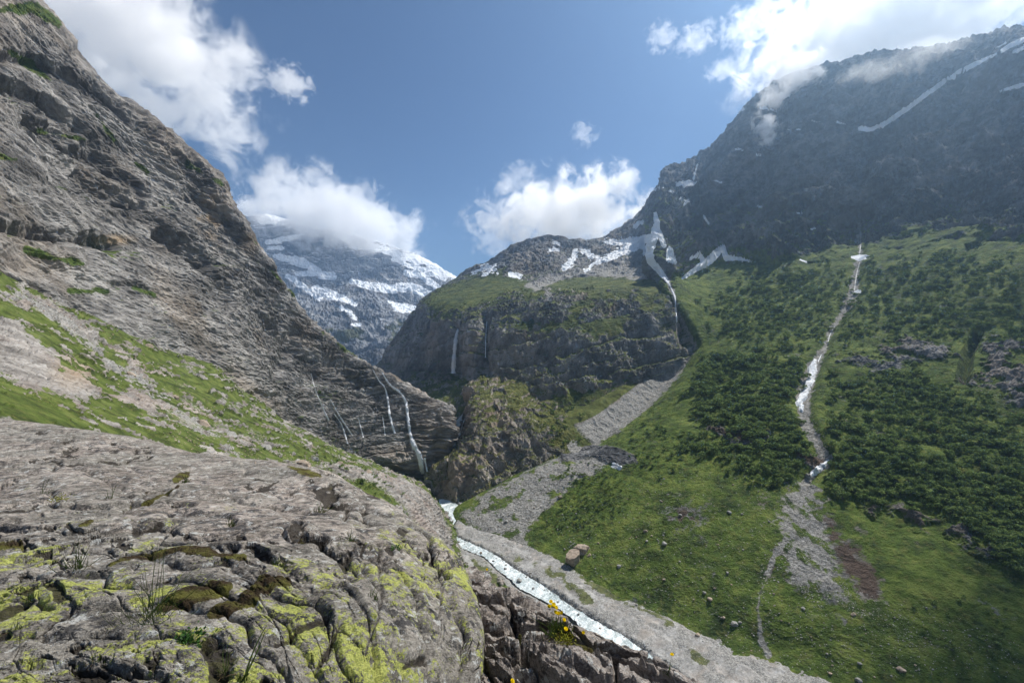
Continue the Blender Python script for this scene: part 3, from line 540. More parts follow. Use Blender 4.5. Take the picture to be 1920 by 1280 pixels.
# ------------------------------------------------------------------ the rock in the foreground
def rock_mat(name, base, lich, sc=1.0, pink=0.5):
    t = NT(name); v = t.map((1, 1, 1))
    st = t.map((1.0, 1.0, 2.6), (0.35, 0.25, 0))
    a = t.noise(1.7*sc, 10, 0.68, st, 0.5); b = t.noise(9*sc, 8, 0.7, st); c = t.noise(42*sc, 6, 0.72); e = t.noise(0.7*sc, 5, 0.6)
    f = t.math('ADD', t.math('MULTIPLY', a, 0.34), t.math('ADD', t.math('MULTIPLY', b, 0.34), t.math('MULTIPLY', c, 0.32)))
    col = t.ramp(f, [(0.39, base[0]), (0.47, base[1]), (0.53, base[2]), (0.61, base[3])])
    warm = t.math('MULTIPLY', t.step(t.math('ADD', t.math('MULTIPLY', e, .6), t.math('MULTIPLY', b, .4)), 0.44, 0.58), t.attr('pink'))
    col = t.mix(warm, col, t.ramp(f, [(0.40, (0.052, 0.042, 0.036)), (0.49, (0.21, 0.176, 0.148)), (0.58, (0.43, 0.375, 0.325))]))
    # dark crust and pale crust lichens
    k1 = t.noise(5.5*sc, 9, 0.75, None, 0.3); col = t.mix(t.math('MULTIPLY', t.step(t.math('ADD', k1, t.math('MULTIPLY', t.math('SUBTRACT', e, .5), .3)), 0.545, 0.585), 0.85), col, (0.035, 0.034, 0.036))
    k2 = t.noise(7.5*sc, 9, 0.75, t.map((1,1,1), (1, 2, 3)), 0.2); col = t.mix(t.math('MULTIPLY', t.step(k2, 0.565, 0.60), 0.7), col, (0.50, 0.50, 0.47))
    # yellow-green map lichen, in crusts broken by dark seams
    m1 = t.noise(1.9*sc, 6, 0.62, t.map((1,1,0.7), (2, 1, .4)), 0.2); m2 = t.noise(12*sc, 8, 0.78, t.map((1,1,1), (.4, 1, 2)))
    lf = t.math('ADD', t.math('MULTIPLY', m1, 0.40), t.math('ADD', t.math('MULTIPLY', m2, 0.38), t.math('MULTIPLY', t.noise(48*sc, 5, .75), 0.22))); lf = t.math('ADD', lf, t.math('MULTIPLY', t.math('SUBTRACT', t.attr('lichen'), 0.5), 0.16))
    lm = t.math('MULTIPLY', t.step(lf, 0.547, 0.562), t.step(t.attr('lichen'), 0.05, 0.3))
    lcol = t.mix(t.step(t.noise(60*sc, 4, .7), 0.42, 0.58), (0.24, 0.265, 0.06), (0.43, 0.44, 0.11))
    col = t.mix(t.math('MULTIPLY', lm, 0.92), col, lcol)
    col = t.mix(t.math('MULTIPLY', t.step(t.math('ADD', t.attr('pit_shade'), t.math('MULTIPLY', t.math('SUBTRACT', t.noise(22*sc, 5, 0.7), 0.5), 0.8)), 0.4, 0.6), 0.9), col, (0.028, 0.022, 0.016))  # shade of slits and cracks painted in as near-black brown
    # moss in the joints
    mm = t.step(t.math('ADD', t.attr('moss'), t.math('MULTIPLY', t.math('SUBTRACT', t.noise(11*sc, 6, 0.7), 0.5), 0.9)), 0.46, 0.6)
    mc = t.mix(t.step(t.noise(4*sc, 5, .6), 0.42, 0.6), (0.035, 0.022, 0.009), (0.10, 0.095, 0.018))
    col = t.mix(mm, col, mc)
    h = t.math('ADD', t.math('MULTIPLY', b, 0.55), t.math('MULTIPLY', c, 0.22)); h = t.math('ADD', h, t.math('MULTIPLY', a, 0.8)); h = t.math('ADD', h, t.math('MULTIPLY', lm, 0.02))
    h2 = t.math('MULTIPLY', t.noise(130*sc, 3, .8), t.math('ADD', 0.25, mm))
    n = t.bump(h, 1.0, 0.075/sc); n = t.bump(h2, 0.5, 0.008/sc, n)
    t.bsdf(col, 0.88, n, 0.2); return t.m
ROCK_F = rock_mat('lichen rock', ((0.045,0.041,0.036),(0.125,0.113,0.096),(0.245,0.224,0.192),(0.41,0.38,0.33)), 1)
arcs = [
 [(-60,930,21,),(200,950,18.5),(350,960,17),(520,985,14.5),(620,1010,13),(690,1060,11.5),(750,1120,9.5),(800,1180,7.8),(820,1260,6.4),(820,1330,5.5),(810,1400,4.8)],
 [(-60,785,15),(200,815,14),(350,848,12.7),(520,868,11.5),(625,892,10.5),(722,945,8.8),(805,1000,7.2),(868,1060,5.8),(898,1125,4.7),(906,1200,3.9),(900,1300,3.2)],
 [(-60,850,9.5),(150,860,9.2),(350,890,8.5),(520,920,7.6),(625,945,6.9),(700,985,6.0),(765,1030,5.1),(808,1080,4.35),(832,1140,3.75),(842,1210,3.25),(840,1300,2.8)],
 [(-60,940,6.2),(130,945,6.0),(300,960,5.6),(450,980,5.1),(560,1000,4.65),(640,1030,4.15),(700,1070,3.7),(738,1120,3.3),(756,1170,2.98),(766,1235,2.7),(768,1300,2.48)],
 [(-60,1040,4.3),(110,1030,4.3),(250,1035,4.1),(380,1045,3.85),(480,1065,3.55),(560,1100,3.2),(612,1140,2.9),(648,1180,2.7),(668,1225,2.5),(680,1270,2.33),(684,1320,2.2)],
 [(-60,1150,3.1),(90,1130,3.15),(200,1125,3.1),(300,1130,3.0),(390,1150,2.8),(455,1180,2.6),(505,1215,2.44),(535,1250,2.32),(555,1285,2.2),(567,1320,2.12),(572,1360,2.05)],
 [(-60,1290,2.2),(60,1280,2.25),(150,1275,2.22),(230,1280,2.17),(300,1295,2.1),(350,1315,2.05),(392,1340,1.98),(422,1365,1.93),(440,1390,1.9),(452,1415,1.87),(462,1445,1.85)],
 [(-60,1700,1.35),(60,1690,1.35),(150,1680,1.35),(230,1680,1.34),(300,1690,1.32),(350,1705,1.3),(392,1730,1.28),(422,1750,1.26),(440,1770,1.25),(452,1790,1.24),(462,1810,1.23)]]
def f_fore(P, N, px, py, u, v):
    """foliated slab: long layers run round the back of the rock and down its side"""
    r = P[:, 1]; k = np.interp(r, [2, 4, 7, 15], [0.40, 0.44, 0.42, 0.42]); nearj = np.interp(r, [2.2, 5], [.40, 1])
    um = u*12.0; vm = v*9.0                         # rough metres round and across the layers
    Q = np.stack([um*0.30, vm*1.05, P[:, 2]*0], 1); wq = fbm(P, 1.6, 4, .55, 301)
    s = vm*2.1+wq*1.5+fbm(P, .45, 3, .5, 302)*0.22; fr = s-np.floor(s); idn = _h(np.floor(s).astype(np.int64).astype(np.uint32), (um*0.35).astype(np.uint32), np.zeros(len(s), np.uint32), 3) % np.uint32(997)/997.0
    g1 = sstep(-0.12, 0.2, fbm(np.stack([um*.8, vm*3, um*0], 1), 1.6, 3, .5, 303))
    cw = np.clip(r/7, .28, 1.1); crack = np.exp(-np.minimum(fr, 1-fr)/(0.05*cw))*g1
    s2 = vm*5.6+wq*3+fbm(P, .3, 3)*0.4; fr2 = s2-np.floor(s2); crack2 = np.exp(-np.minimum(fr2, 1-fr2)/(0.08*cw))*sstep(0.0, 0.25, fbm(np.stack([um*1.4, vm*5, um*0], 1), 1.6, 3, .5, 305))
    c1, c2, cid = cells(Q+wq[:, None]*0.35+fbm(P, .4, 3, .6, 9)[:, None]*.12, 311); joint = np.exp(-(c2-c1)/(0.03*cw))*sstep(-.1, .15, fbm(P, 1.2, 2, .5, 306)+0.08)
    q1, q2, qid = cells(Q*np.array([3.1, 2.6, 1])+wq[:, None]*0.5+fbm(P, .25, 3, .6, 12)[:, None]*.3, 313); j2 = np.exp(-((q2-q1)/0.06)**2)
    side = sstep(0.62, 0.85, u)
    rg = fbm(np.stack([um*.5, vm*2.4, P[:, 2]*.4], 1), 1.0, 6, .62, 315, True)
    d = fbm(P, 2.6, 3, .5, 321)*0.16 + (saw(s, 2.2)-.6)*0.11*k*(.5+.5*nearj) + (cid-.5)*0.20*k*nearj*sstep(0, .14, c2-c1) + (qid-.5)*0.02*k + rg*0.08*k + fbm(P, .35, 5, .62, 323)*0.045*k + fbm(P@np.diag([1,1,.3]), .5, 5, .62, 327, True)*0.05*side
    dk_ = np.clip(cw*1.3, .5, 1)
    d -= (crack*0.20*k + crack2*0.09*k + joint*0.22*k*nearj)*dk_ + j2*0.012*k
    # the mossy hollow, the dark pocket under the leafy plant and the deep joints read off the photograph
    ND = [[(205,1062,4),(255,1042,7),(330,1035,8),(400,1038,10),(455,1045,9)], [(300,1140,8),(350,1120,15),(400,1105,15),(430,1098,9)], [(0,1024,8),(38,1018,8)],
          [(395,1145,7),(430,1130,13),(480,1110,11)], [(450,1115,5),(490,1085,11),(540,1080,8)], [(150,990,3),(170,980,6)], [(270,940,5),(335,905,3)], [(330,895,6),(350,885,7)], [(560,885,4),(600,890,5),(540,875,3)]]
    DK = [[(395,1195,18),(415,1225,22),(410,1262,18)], [(150,1255,16),(190,1262,16)], [(80,1195,5),(135,1150,5)], [(0,1150,10),(50,1130,8)], [(255,985,5),(300,975,4)], [(600,1230,5),(640,1160,4)],
          [(520,1190,4),(560,1160,4),(620,1140,3)], [(770,1240,6),(800,1230,7)], [(0,960,4),(45,955,4)], [(190,1240,3),(240,1260,5),(250,1290,5)]]
    mz = strokes(px, py, ND, 4, 5, wob(P, .3)); dk = strokes(px, py, DK, 9, 14, wob(P, .3))
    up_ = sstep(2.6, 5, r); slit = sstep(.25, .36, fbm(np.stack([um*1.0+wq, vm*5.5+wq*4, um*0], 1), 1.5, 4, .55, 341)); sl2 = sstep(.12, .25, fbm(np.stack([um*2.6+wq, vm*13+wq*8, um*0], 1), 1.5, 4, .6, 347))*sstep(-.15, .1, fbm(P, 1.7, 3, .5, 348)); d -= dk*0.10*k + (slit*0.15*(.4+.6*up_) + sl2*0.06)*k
    d += mz*(0.045+fbm(P, .05, 3, .6, 331)*0.05)*k
    moss = np.clip(np.maximum(np.maximum(mz*1.0, slit*sstep(0, .2, fbm(P, .8, 3))*.45), sstep(.35, .9, crack+joint*.8)*sstep(-.05, .2, fbm(P, .9, 4, .6, 333))*0.62), 0, 1)
    lich = sstep(900, 1120, py+wq*160+side*90)*0.60+0.10
    lich = np.maximum(lich, 0.55*near(px, py, 760, 990, 130, 90))*(1-0.5*np.clip(crack+joint, 0, 1))
    pink = np.clip(sstep(1130, 900, py+wq*120)+0.15, 0, 1)
    sil = strokes(px, py, [[(0,788,8),(200,815,8),(350,848,8),(520,868,8),(625,892,8),(722,945,8),(805,1000,8),(868,1060,8),(898,1125,8),(906,1200,8),(900,1300,8)]], 14); d = np.where(d > 0, d*(1-.7*sil), d)
    fade = sstep(0, 0.03, v)
    pit_shade = np.clip(np.maximum(dk, np.maximum(slit, sl2*.9)*.85+(crack*.45+joint*.5+crack2*.25)*(.5+.7*up_)), 0, 1)  # where the painted crevice shade goes: pockets, slits, cracks, joints
    D2 = d.reshape(FSH); rr = sstep(4.5, 8, r).reshape(FSH); B = D2.copy()
    for _ in range(2): B[1:-1] = B[:-2]*.25+B[1:-1]*.5+B[2:]*.25; B[:, 1:-1] = B[:, :-2]*.25+B[:, 1:-1]*.5+B[:, 2:]*.25
    d = (D2*(1-rr)+B*rr).ravel()
    return d*np.clip(fade, .25, 1), {'pit_shade': pit_shade, 'moss': moss, 'lichen': lich, 'pink': pink}
FSH = (860, 900)
cols = [list(x) for x in zip(*arcs)]
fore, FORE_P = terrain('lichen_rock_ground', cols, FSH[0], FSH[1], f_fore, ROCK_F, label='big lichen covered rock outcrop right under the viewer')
# second, reddish ledge lower down to the right
W2 = [
 [(700,1100,14),(780,1130,12.5),(870,1160,11.5),(960,1200,10.3),(1040,1240,9.2),(1110,1280,8.3),(1180,1320,7.6),(1240,1360,7.1),(1330,1420,6.4)],
 [(720,965,12),(830,1022,10),(888,1062,9),(973,1104,8),(1065,1152,7),(1136,1189,6.4),(1207,1213,5.9),(1262,1246,5.5),(1325,1287,5.0)],
 [(740,1010,10),(825,1070,8.2),(878,1108,7.6),(950,1150,6.9),(1030,1192,6.2),(1100,1225,5.7),(1160,1250,5.3),(1220,1282,4.95),(1280,1322,4.6)],
 [(760,1090,8),(820,1150,6.7),(868,1175,6.3),(930,1205,5.85),(992,1238,5.4),(1050,1270,5.0),(1102,1298,4.7),(1160,1328,4.4),(1220,1370,4.2)],
 [(770,1190,6.4),(810,1250,5.6),(858,1268,5.3),(903,1288,5.05),(950,1315,4.75),(1000,1350,4.5),(1045,1382,4.25),(1100,1412,4.05),(1160,1450,3.9)],
 [(770,1400,4.9),(810,1450,4.4),(858,1470,4.2),(903,1490,4.05),(950,1520,3.85),(1000,1550,3.65),(1045,1580,3.5),(1100,1610,3.35),(1160,1650,3.2)]]
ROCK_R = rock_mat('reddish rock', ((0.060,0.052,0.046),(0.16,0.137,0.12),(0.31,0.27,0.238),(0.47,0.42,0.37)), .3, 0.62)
def f_ledge(P, N, px, py, u, v):
    um = u*14.0; vm = v*11.0; wq = fbm(P, 2.2, 4, .55, 401)
    Q = np.stack([um*0.45+vm*0.15, vm*1.05, um*0], 1)
    c1, c2, cid = cells(Q*0.8+wq[:, None]*.4, 411); joint = np.exp(-((c2-c1)/0.04)**2)
    q1, q2, qid = cells(Q*np.array([1.6,2.6,1])+wq[:, None]*.3+fbm(P, .5, 3, .6, 2)[:, None]*.15, 413); j2 = np.exp(-((q2-q1)/0.06)**2)
    s = vm*1.5+um*0.35+wq*2; fr = s-np.floor(s); crack = np.exp(-(np.minimum(fr, 1-fr)/0.07)**2)*sstep(-.1, .2, fbm(P, 2, 3, .5, 403))
    left = sstep(0.45, 0.2, u)
    d = fbm(P, 3, 3)*0.35 + (cid-.5)*0.42*sstep(0, .10, c2-c1)*(0.6+left) + (qid-.5)*0.17*(0.5+left)*sstep(0, .08, q2-q1) + fbm(P, .6, 6, .62, 415, True)*0.20 + (saw(s, 2)-.5)*0.14 - joint*0.28 - j2*0.09*(.4+left) - crack*0.16
    sil = strokes(px, py, [[(720,965,8),(830,1022,8),(888,1062,8),(973,1104,8),(1065,1152,8),(1136,1189,8),(1207,1213,8),(1262,1246,8),(1325,1287,8)]], 16); d = d-.10; d = np.where(d > 0, d*(1-.9*sil), d); d -= sil*.12*sstep(.45, .8, u)
    MZ = [[(1060,1200,8),(1075,1212,10),(1090,1218,7)], [(1040,1180,6),(1065,1195,7)], [(1150,1205,4),(1145,1200,3)], [(905,1240,4),(900,1270,5)], [(870,1275,7),(890,1285,6)], [(975,1195,3),(940,1190,3)], [(1095,1222,4),(1110,1220,3)]]
    mz = strokes(px, py, MZ, 4, 7, wob(P, .4)); d += mz*0.06
    moss = np.maximum(mz, sstep(.4, .9, crack+joint*.7)*sstep(0, .25, fbm(P, 1.2, 4, .6, 433))*0.5)
    lich = 0.12+0.5*sstep(1170, 1260, py)*sstep(1120, 950, px+wq*200)+0.22*near(px, py, 1200, 1270, 90, 60)
    return d*np.clip(sstep(0, .05, v), .2, 1), {'pit_shade': np.clip(joint*.7+crack*.5+j2*.4, 0, 1)*.8, 'moss': moss, 'lichen': lich, 'pink': np.full(len(px), 0.95)}
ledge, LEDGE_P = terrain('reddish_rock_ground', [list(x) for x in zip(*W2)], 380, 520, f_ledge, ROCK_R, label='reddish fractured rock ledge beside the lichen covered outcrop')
# ------------------------------------------------------------------ finding the ground along a sight line
bpy.context.view_layer.update(); DG = bpy.context.evaluated_depsgraph_get()
def hit(px, py, only=None):
    d = Vector(((px-960)/F, 1, -(py-HY)/F)).normalized(); o = Vector((0, 0, 0))
    for _ in range(5):
        ok, p, n, i, ob, m = scene.ray_cast(DG, o, d)
        if not ok: return None
        if only is None or ob.name in only: return p, n, ob
        o = p+d*0.05
    return None
def pts_in(poly, n, seed):
    r = np.random.default_rng(seed); p = np.array(poly, float); out = []
    while len(out) < n:
        q = r.uniform(p.min(0), p.max(0), (n*2, 2)); m = inside(q[:, 0], q[:, 1], poly) > 0; out += list(q[m])
    return out[:n]
def thing(name, loc, label, cat, group=None, rz=0.0):
    o = bpy.data.objects.new(name, None); COL.objects.link(o); o.location = loc; o.rotation_euler[2] = rz; o['label'] = label; o['category'] = cat
    o.empty_display_size = 0.1
    if group: o['group'] = group
    return o

# ------------------------------------------------------------------ waterfalls
t = NT('falling water'); tcv = t.map((1, 1, 0.16)); a = t.noise(1.5, 6, 0.7, tcv)
b = t.n('ShaderNodeBsdfPrincipled'); b.inputs['Base Color'].default_value = (0.86, 0.88, 0.90, 1); b.inputs['Roughness'].default_value = 0.6
al = t.math('MULTIPLY', t.step(t.math('ADD', a, t.math('MULTIPLY', t.math('SUBTRACT', t.attr('core'), 0.6), 0.5)), 0.30, 0.64), 0.9); t.l(al, b.inputs['Alpha']); t.t.links.new(b.outputs[0], t.out.inputs['Surface'])
FALLM = t.m
def fall(lines, label, group=None, fork=None):
    """a thin sheet of water that follows the rock it runs over, bulging in its middle"""
    V, Fc, core = [], [], []
    for line in lines:
        line = np.array(line, float); n = max(6, int(np.linalg.norm(np.diff(line[:, :2], axis=0), axis=1).sum()/2.0)); T = np.linspace(0, len(line)-1, n); S = spline(line, T)
        ys = []
        for q in S:
            h = hit(q[0], q[1]); ys.append(h[0].y if h else (ys[-1] if ys else 400))
        ys = np.array(ys); pad = np.pad(ys, 3, mode='edge'); mn = np.array([np.median(pad[i:i+7]) for i in range(n)]); mn = np.minimum(mn, ys)-0.35
        base = len(V)
        for i, q in enumerate(S):
            tdir = S[min(i+1, n-1), :2]-S[max(i-1, 0), :2]; tdir /= np.linalg.norm(tdir)+1e-6; w = q[2]*1.55*(0.9+0.2*math.sin(i*0.7)*math.sin(i*0.31))
            for k, f in enumerate((-1, -.5, 0, .5, 1)):
                x, y = q[0]-tdir[1]*w*f, q[1]+tdir[0]*w*f; Y = mn[i]-0.5*(1-f*f)*w/F*mn[i]; V.append(W(x, y, Y)); core.append(1-abs(f)**2)
        for i in range(n-1):
            for k in range(4): a = base+i*5+k; Fc.append((a, a+5, a+6, a+1))
    return link(mesh_from('waterfall', np.array(V), np.array(Fc), FALLM, {'core': core}, True), 'waterfall', label=label, category='waterfall', **({'group': group} if group else {}))
gw = 'waterfalls on the rock wall'
fall([[(859,617,1.8),(856,628,3.2),(853,650,3.6),(851,675,4.0),(850,700,5.0)]], 'tall free falling white waterfall on the dark cliff')
fall([[(913,602,.4),(911,630,.7),(910,670,.9)]], 'faint thin waterfall beside the tall white one on the dark cliff')
fall([[(716,697,1.2),(722,708,1.4),(732,722,2.2),(748,734,2.0),(760,752,2.6),(765,785,2.8),(769,812,3.0),(776,836,5),(787,856,4.5),(793,888,4)], [(783,852,2),(789,884,1.6)], [(796,858,2),(801,884,1.4)]], 'widest white waterfall fanning out over the pale ledges', gw)
fall([[(699,693,.8),(711,714,1.0),(722,728,1.6),(728,756,2.0),(731,781,2.2),(740,812,2.4)]], 'slender waterfall just beside the widest one on the banded nose', gw)
fall([[(583,700,.6),(592,733,1.0),(602,757,1.7),(616,789,2.2)]], 'short white cascade in the crease of the rock wall', gw)
fall([[(619,748,.8),(637,780,1.5),(650,800,1.5),(661,817,1.2)]], 'slanting cascade between the short cascade and the banded nose', gw)
fall([[(626,775,.8),(640,795,1.2),(648,820,1.6),(652,832,1.2)]], 'broken trickle below the slanting cascade', gw)
fall([[(671,782,.7),(676,800,1.1),(681,820,1.1)]], 'short thin trickle on the banded rock near the meadow edge', gw)
fall([[(717,780,.6),(720,800,.8),(722,816,.7)]], 'faint trickle under the overhang of the banded nose', gw)
fall([[(872,784,.8),(867,797,1.2),(863,815,1.3)]], 'thin cascade inside the dark gorge beside the knoll')
fall([[(1253,530,1.6),(1262,548,1.8),(1266,560,1.3),(1267,580,1.2),(1269,604,1.0)]], 'meltwater stream dropping from the snowfield down a notch')
gq = 'meltwater cascades in the long gully'
fall([[(1614,432,.3),(1614,455,.4),(1612,475,.4)]], 'thin meltwater thread above the snow patch at the head of the gully', gq)
fall([[(1612,492,.4),(1606,515,.5),(1602,545,.4)]], 'thin meltwater thread just below the snow patch at the head of the gully', gq)
fall([[(1566,610,.4),(1556,628,.6),(1552,645,.5)]], 'short white cascade in the narrow middle of the long gully', gq)
fall([[(1540,665,.9),(1534,678,1.1)]], 'very short cascade right above the long dirty snow strip', gq)

# ------------------------------------------------------------------ lying snow in the gullies
t = NT('old snow'); a = t.noise(0.5, 8, 0.65)
t.bsdf(t.ramp(a, [(0.36, (0.42, 0.42, 0.42)), (0.5, (0.68, 0.70, 0.72)), (0.62, (0.84, 0.85, 0.86))]), 0.7, t.bump(a, 0.6, 0.6), 0.2); SNOWM = t.m
def drape(name, strk, thick, mat, step=1.0, **props):
    s = np.array(strk, float); x0, y0 = (s[:, :2]-s[:, 2:].max()-3).min(0); x1, y1 = (s[:, :2]+s[:, 2:].max()+3).max(0)
    nx, ny = int((x1-x0)/step)+2, int((y1-y0)/step)+2; X, Y = np.meshgrid(x0+np.arange(nx)*step, y0+np.arange(ny)*step)
    d = along(X, Y, strk)+fbm(np.stack([X.ravel(), Y.ravel(), X.ravel()*0], 1), 7, 3, .6, 7).reshape(X.shape)*4
    idx = -np.ones(X.shape, int); V = []
    for i in range(ny):
        for j in range(nx):
            if d[i, j] > -step*1.2:
                h = hit(X[i, j], Y[i, j])
                if h: idx[i, j] = len(V); p, n, _ = h; V.append(p+Vector((0, 0, 1))*(thick*float(sstep(-1, 3, d[i, j]))-0.12)-p.normalized()*0.2)
    Fc = [(idx[i, j], idx[i+1, j], idx[i+1, j+1], idx[i, j+1]) for i in range(ny-1) for j in range(nx-1) if min(idx[i, j], idx[i+1, j], idx[i+1, j+1], idx[i, j+1]) >= 0]
    return link(mesh_from(name, np.array(V), np.array(Fc), mat, None, True), name, **props)
gs = 'old snow in the gullies'
drape('snow_patch', GULLY_SNOW[0], 1.5, SNOWM, label='long dirty snow strip in the gully, topmost of the two touching strips', category='snow patch', group=gs)
drape('snow_patch', GULLY_SNOW[1], 1.4, SNOWM, label='lower dirty snow strip in the gully right under the long one', category='snow patch', group=gs)
drape('snow_patch', GULLY_SNOW[2], 1.0, SNOWM, .7, label='small snow scrap under the two gully strips', category='snow patch', group=gs)
drape('snow_patch', GULLY_SNOW[3], 1.2, SNOWM, .7, label='slanting snow wedge where the gully opens onto the debris cone', category='snow patch', group=gs)
drape('snow_patch', GULLY_SNOW[4], 0.7, SNOWM, .7, label='small dirty snow patch under the low rock step by the fan', category='snow patch', group=gs)

# ------------------------------------------------------------------ boulders and stones
def stone_mat(name, c):
    t = NT(name); a = t.noise(0.9, 8, 0.65); b = t.noise(5, 6, 0.7); f = t.math('ADD', t.math('MULTIPLY', a, .6), t.math('MULTIPLY', b, .4))
    t.bsdf(t.ramp(f, [(0.36, tuple(x*0.45 for x in c)), (0.5, c), (0.63, tuple(min(1, x*1.5) for x in c))]), 0.9, t.bump(f, 0.8, 0.15), 0.15); return t.m
ST_WARM, ST_GREY = stone_mat('warm boulder', (0.30, 0.24, 0.185)), stone_mat('grey boulder', (0.25, 0.24, 0.22))
import bmesh
def rockmesh(name, seed, mat, R=(1, 1, 1), sub=3, cuts=7):
    bm = bmesh.new(); bmesh.ops.create_icosphere(bm, subdivisions=sub, radius=1.0); V = np.array([v.co[:] for v in bm.verts]); Fc = np.array([[v.index for v in f.verts] for f in bm.faces]); bm.free()
    r = np.random.default_rng(seed)
    for _ in range(cuts):
        n = r.normal(size=3); n /= np.linalg.norm(n); k = r.uniform(.5, .82); e = np.maximum(V@n-k, 0); V = V-n*e[:, None]
    V = V*(1+fbm(V+seed*3.1, .8, 4, .6)[:, None]*0.22)*np.array(R)
    return mesh_from(name, V, Fc, mat, None, False)
PROT = [rockmesh('boulder', k, ST_WARM if k % 3 == 0 else ST_GREY, (1, .85+.1*(k % 3), .7), 3) for k in range(8)]
def put(me, name, px, py, rpx, label, cat, group=None, sink=0.25, only=None, rz=None):
    h = hit(px, py, only)
    if not h: return None
    p, n, ob = h; o = link(me, name); s = rpx/F*p.y; o.scale = (s, s, s); o.location = p+Vector((0, 0, s*(0.7-sink*2))); o.rotation_euler = (0, 0, random.uniform(0, 6.28) if rz is None else rz)
    o['label'] = label; o['category'] = cat
    if group: o['group'] = group
    return o
h = hit(1078, 1052)
if h:      # the big split block: a dark leaning slab and a pale flat topped block behind it, one boulder
    s = 1/F*h[0].y; e = thing('boulder', h[0]+Vector((0, 0, 0)), 'biggest boulder on the meadow, split in two with a pale flat top', 'boulder')
    o = link(rockmesh('block', 41, ST_WARM, (19*s, 18*s, 15*s), 4, 9), 'block', e); o.location = (-2*s, 0, 7*s)
    o = link(rockmesh('block', 47, ST_WARM, (23*s, 20*s, 13*s), 4, 9), 'block', e); o.location = (18*s, 22*s, 12*s)
named = [(1332,1124,6,'dark rounded boulder in bright grass above two pale stones'),(1377,1171,7,'largest grey boulder in the bright grass near the gravel edge'),(1387,1167,4,'boulder tucked behind the largest grey one near the gravel edge'),
 (1357,1158,4,'small dark boulder uphill of the largest grey one'),(1321,1111,4,'pale upright stone next to the dark rounded boulder'),(1364,1075,3.2,'bright white stone on the meadow beside the small stony runnel'),(1600,1152,5,'tan boulder at the foot of the debris cone'),
 (1612,1244,4,'pale tan stone low on the meadow under the debris cone'),(1690,1257,8,'flat wide grey boulder low on the shaded meadow'),(1610,1276,6,'rusty brown boulder at the lowest edge of the meadow'),(1507,1141,4,'flat grey stone beside the tip of the debris cone'),
 (1308,1191,6,'tan boulder lying on the gravel at the foot of the grassy bank'),(1247,1020,6,'grey boulder under the bare brown soil patch'),(1213,1015,3.5,'small pale stone beside the boulder under the brown soil patch'),(1105,1041,4,'pale stone just beside the biggest split boulder'),
 (1194,1134,3.2,'white stone on the edge of the grassy river bank'),(1245,1086,3,'small tan stone in the middle of the lower meadow'),(1367,961,4.5,'pale stone high on the meadow above the brown soil patch'),(1275,966,4,'pale stone inside the bare brown soil patch'),
 (1210,996,4.5,'flat grey stone uphill of the split boulder'),(1160,1062,5,'flat brown stone cluster between split boulder and runnel'),(973,1090,6,'brown boulder standing in the rapids of the river'),(1050,932,5,'pale boulder at the upper end of the gravel fan'),(950,978,4,'grey boulder in the middle of the gravel fan'),(1557,1263,4,'pale stone at the grass edge near the gravel flat')]
for i, (x, y, r, lab) in enumerate(named): put(PROT[i % 8], 'boulder', x, y, r, lab, 'boulder', 'single boulders on the meadow')
MEAD = [(1030,960),(1200,900),(1300,880),(1460,900),(1470,1000),(1430,1100),(1600,1160),(1700,1120),(1910,1200),(1910,1270),(1640,1270),(1480,1255),(1300,1200),(1160,1100),(1080,1060),(1010,1010)]
RVP = [(845,985,3),(860,1016,3),(902,1036,3.2),(925,1052,2.6),(948,1066,3.5),(1000,1103,3),(1046,1128,2.8),(1085,1152,3),(1125,1178,2.6)]
for i, (x, y, r) in enumerate(RVP): put(PROT[(i*3) % 8], 'river_stone', x, y, r, 'wet stone standing in the white rapids of the river', 'stone', 'stones in the river')
for i, (x, y) in enumerate(pts_in(MEAD, 110, 5)):
    put(PROT[i % 8], 'stone', x, y, random.uniform(1.3, 2.6), 'small weathered stone scattered in the grass of the meadow', 'stone', 'small stones scattered over the meadow')
for i, (x, y) in enumerate(pts_in([(860,980),(930,930),(1040,880),(1060,900),(990,980),(1000,1040),(900,1010)], 25, 6)):
    put(PROT[i % 8], 'stone', x, y, random.uniform(1.2, 2.2), 'pale stone lying on the gravel fan beside the river', 'stone', 'stones on the gravel fan')
slabs = [(30,650,22,9),(378,795,16,9),(430,815,14,8),(330,745,9,5),(275,545,10,6),(566,872,20,10),(500,840,14,6),(280,650,10,6),(215,690,14,6),(245,700,10,5),(590,862,12,8),(690,885,14,6),(720,880,12,5),(640,870,10,5)]
TOPS = ['wide pale slab highest on the meadow slope','brown block standing out of the left meadow','pale block just below the brown one','small slab in the upper grass','mossy ledge block on the rock wall foot','smooth striped dome of rock behind the outcrop','flat slab above the striped dome','grey slab in the line of rubble','leaning slab under the line of rubble','narrow slab beside the leaning one','rounded companion of the striped dome','flat slab near the gorge','small pale slab near the gorge','low slab by the bright green patch']
for i, (x, y, rx, ry) in enumerate(slabs):
    if i in (0, 4, 12): continue
    h = hit(x, y)
    if not h: continue
    s = 1/F*h[0].y; o = link(rockmesh('rock_slab', 60+i, ST_WARM if i % 2 else ST_GREY, (rx*s, rx*s*0.8, ry*s*1.0), 4, 9), 'rock_slab'); o.location = h[0]+Vector((0, 0, -ry*s*.1)); o.rotation_euler = (0.15, 0.42, 0.3)
    o['label'] = TOPS[i]; o['category'] = 'rock'
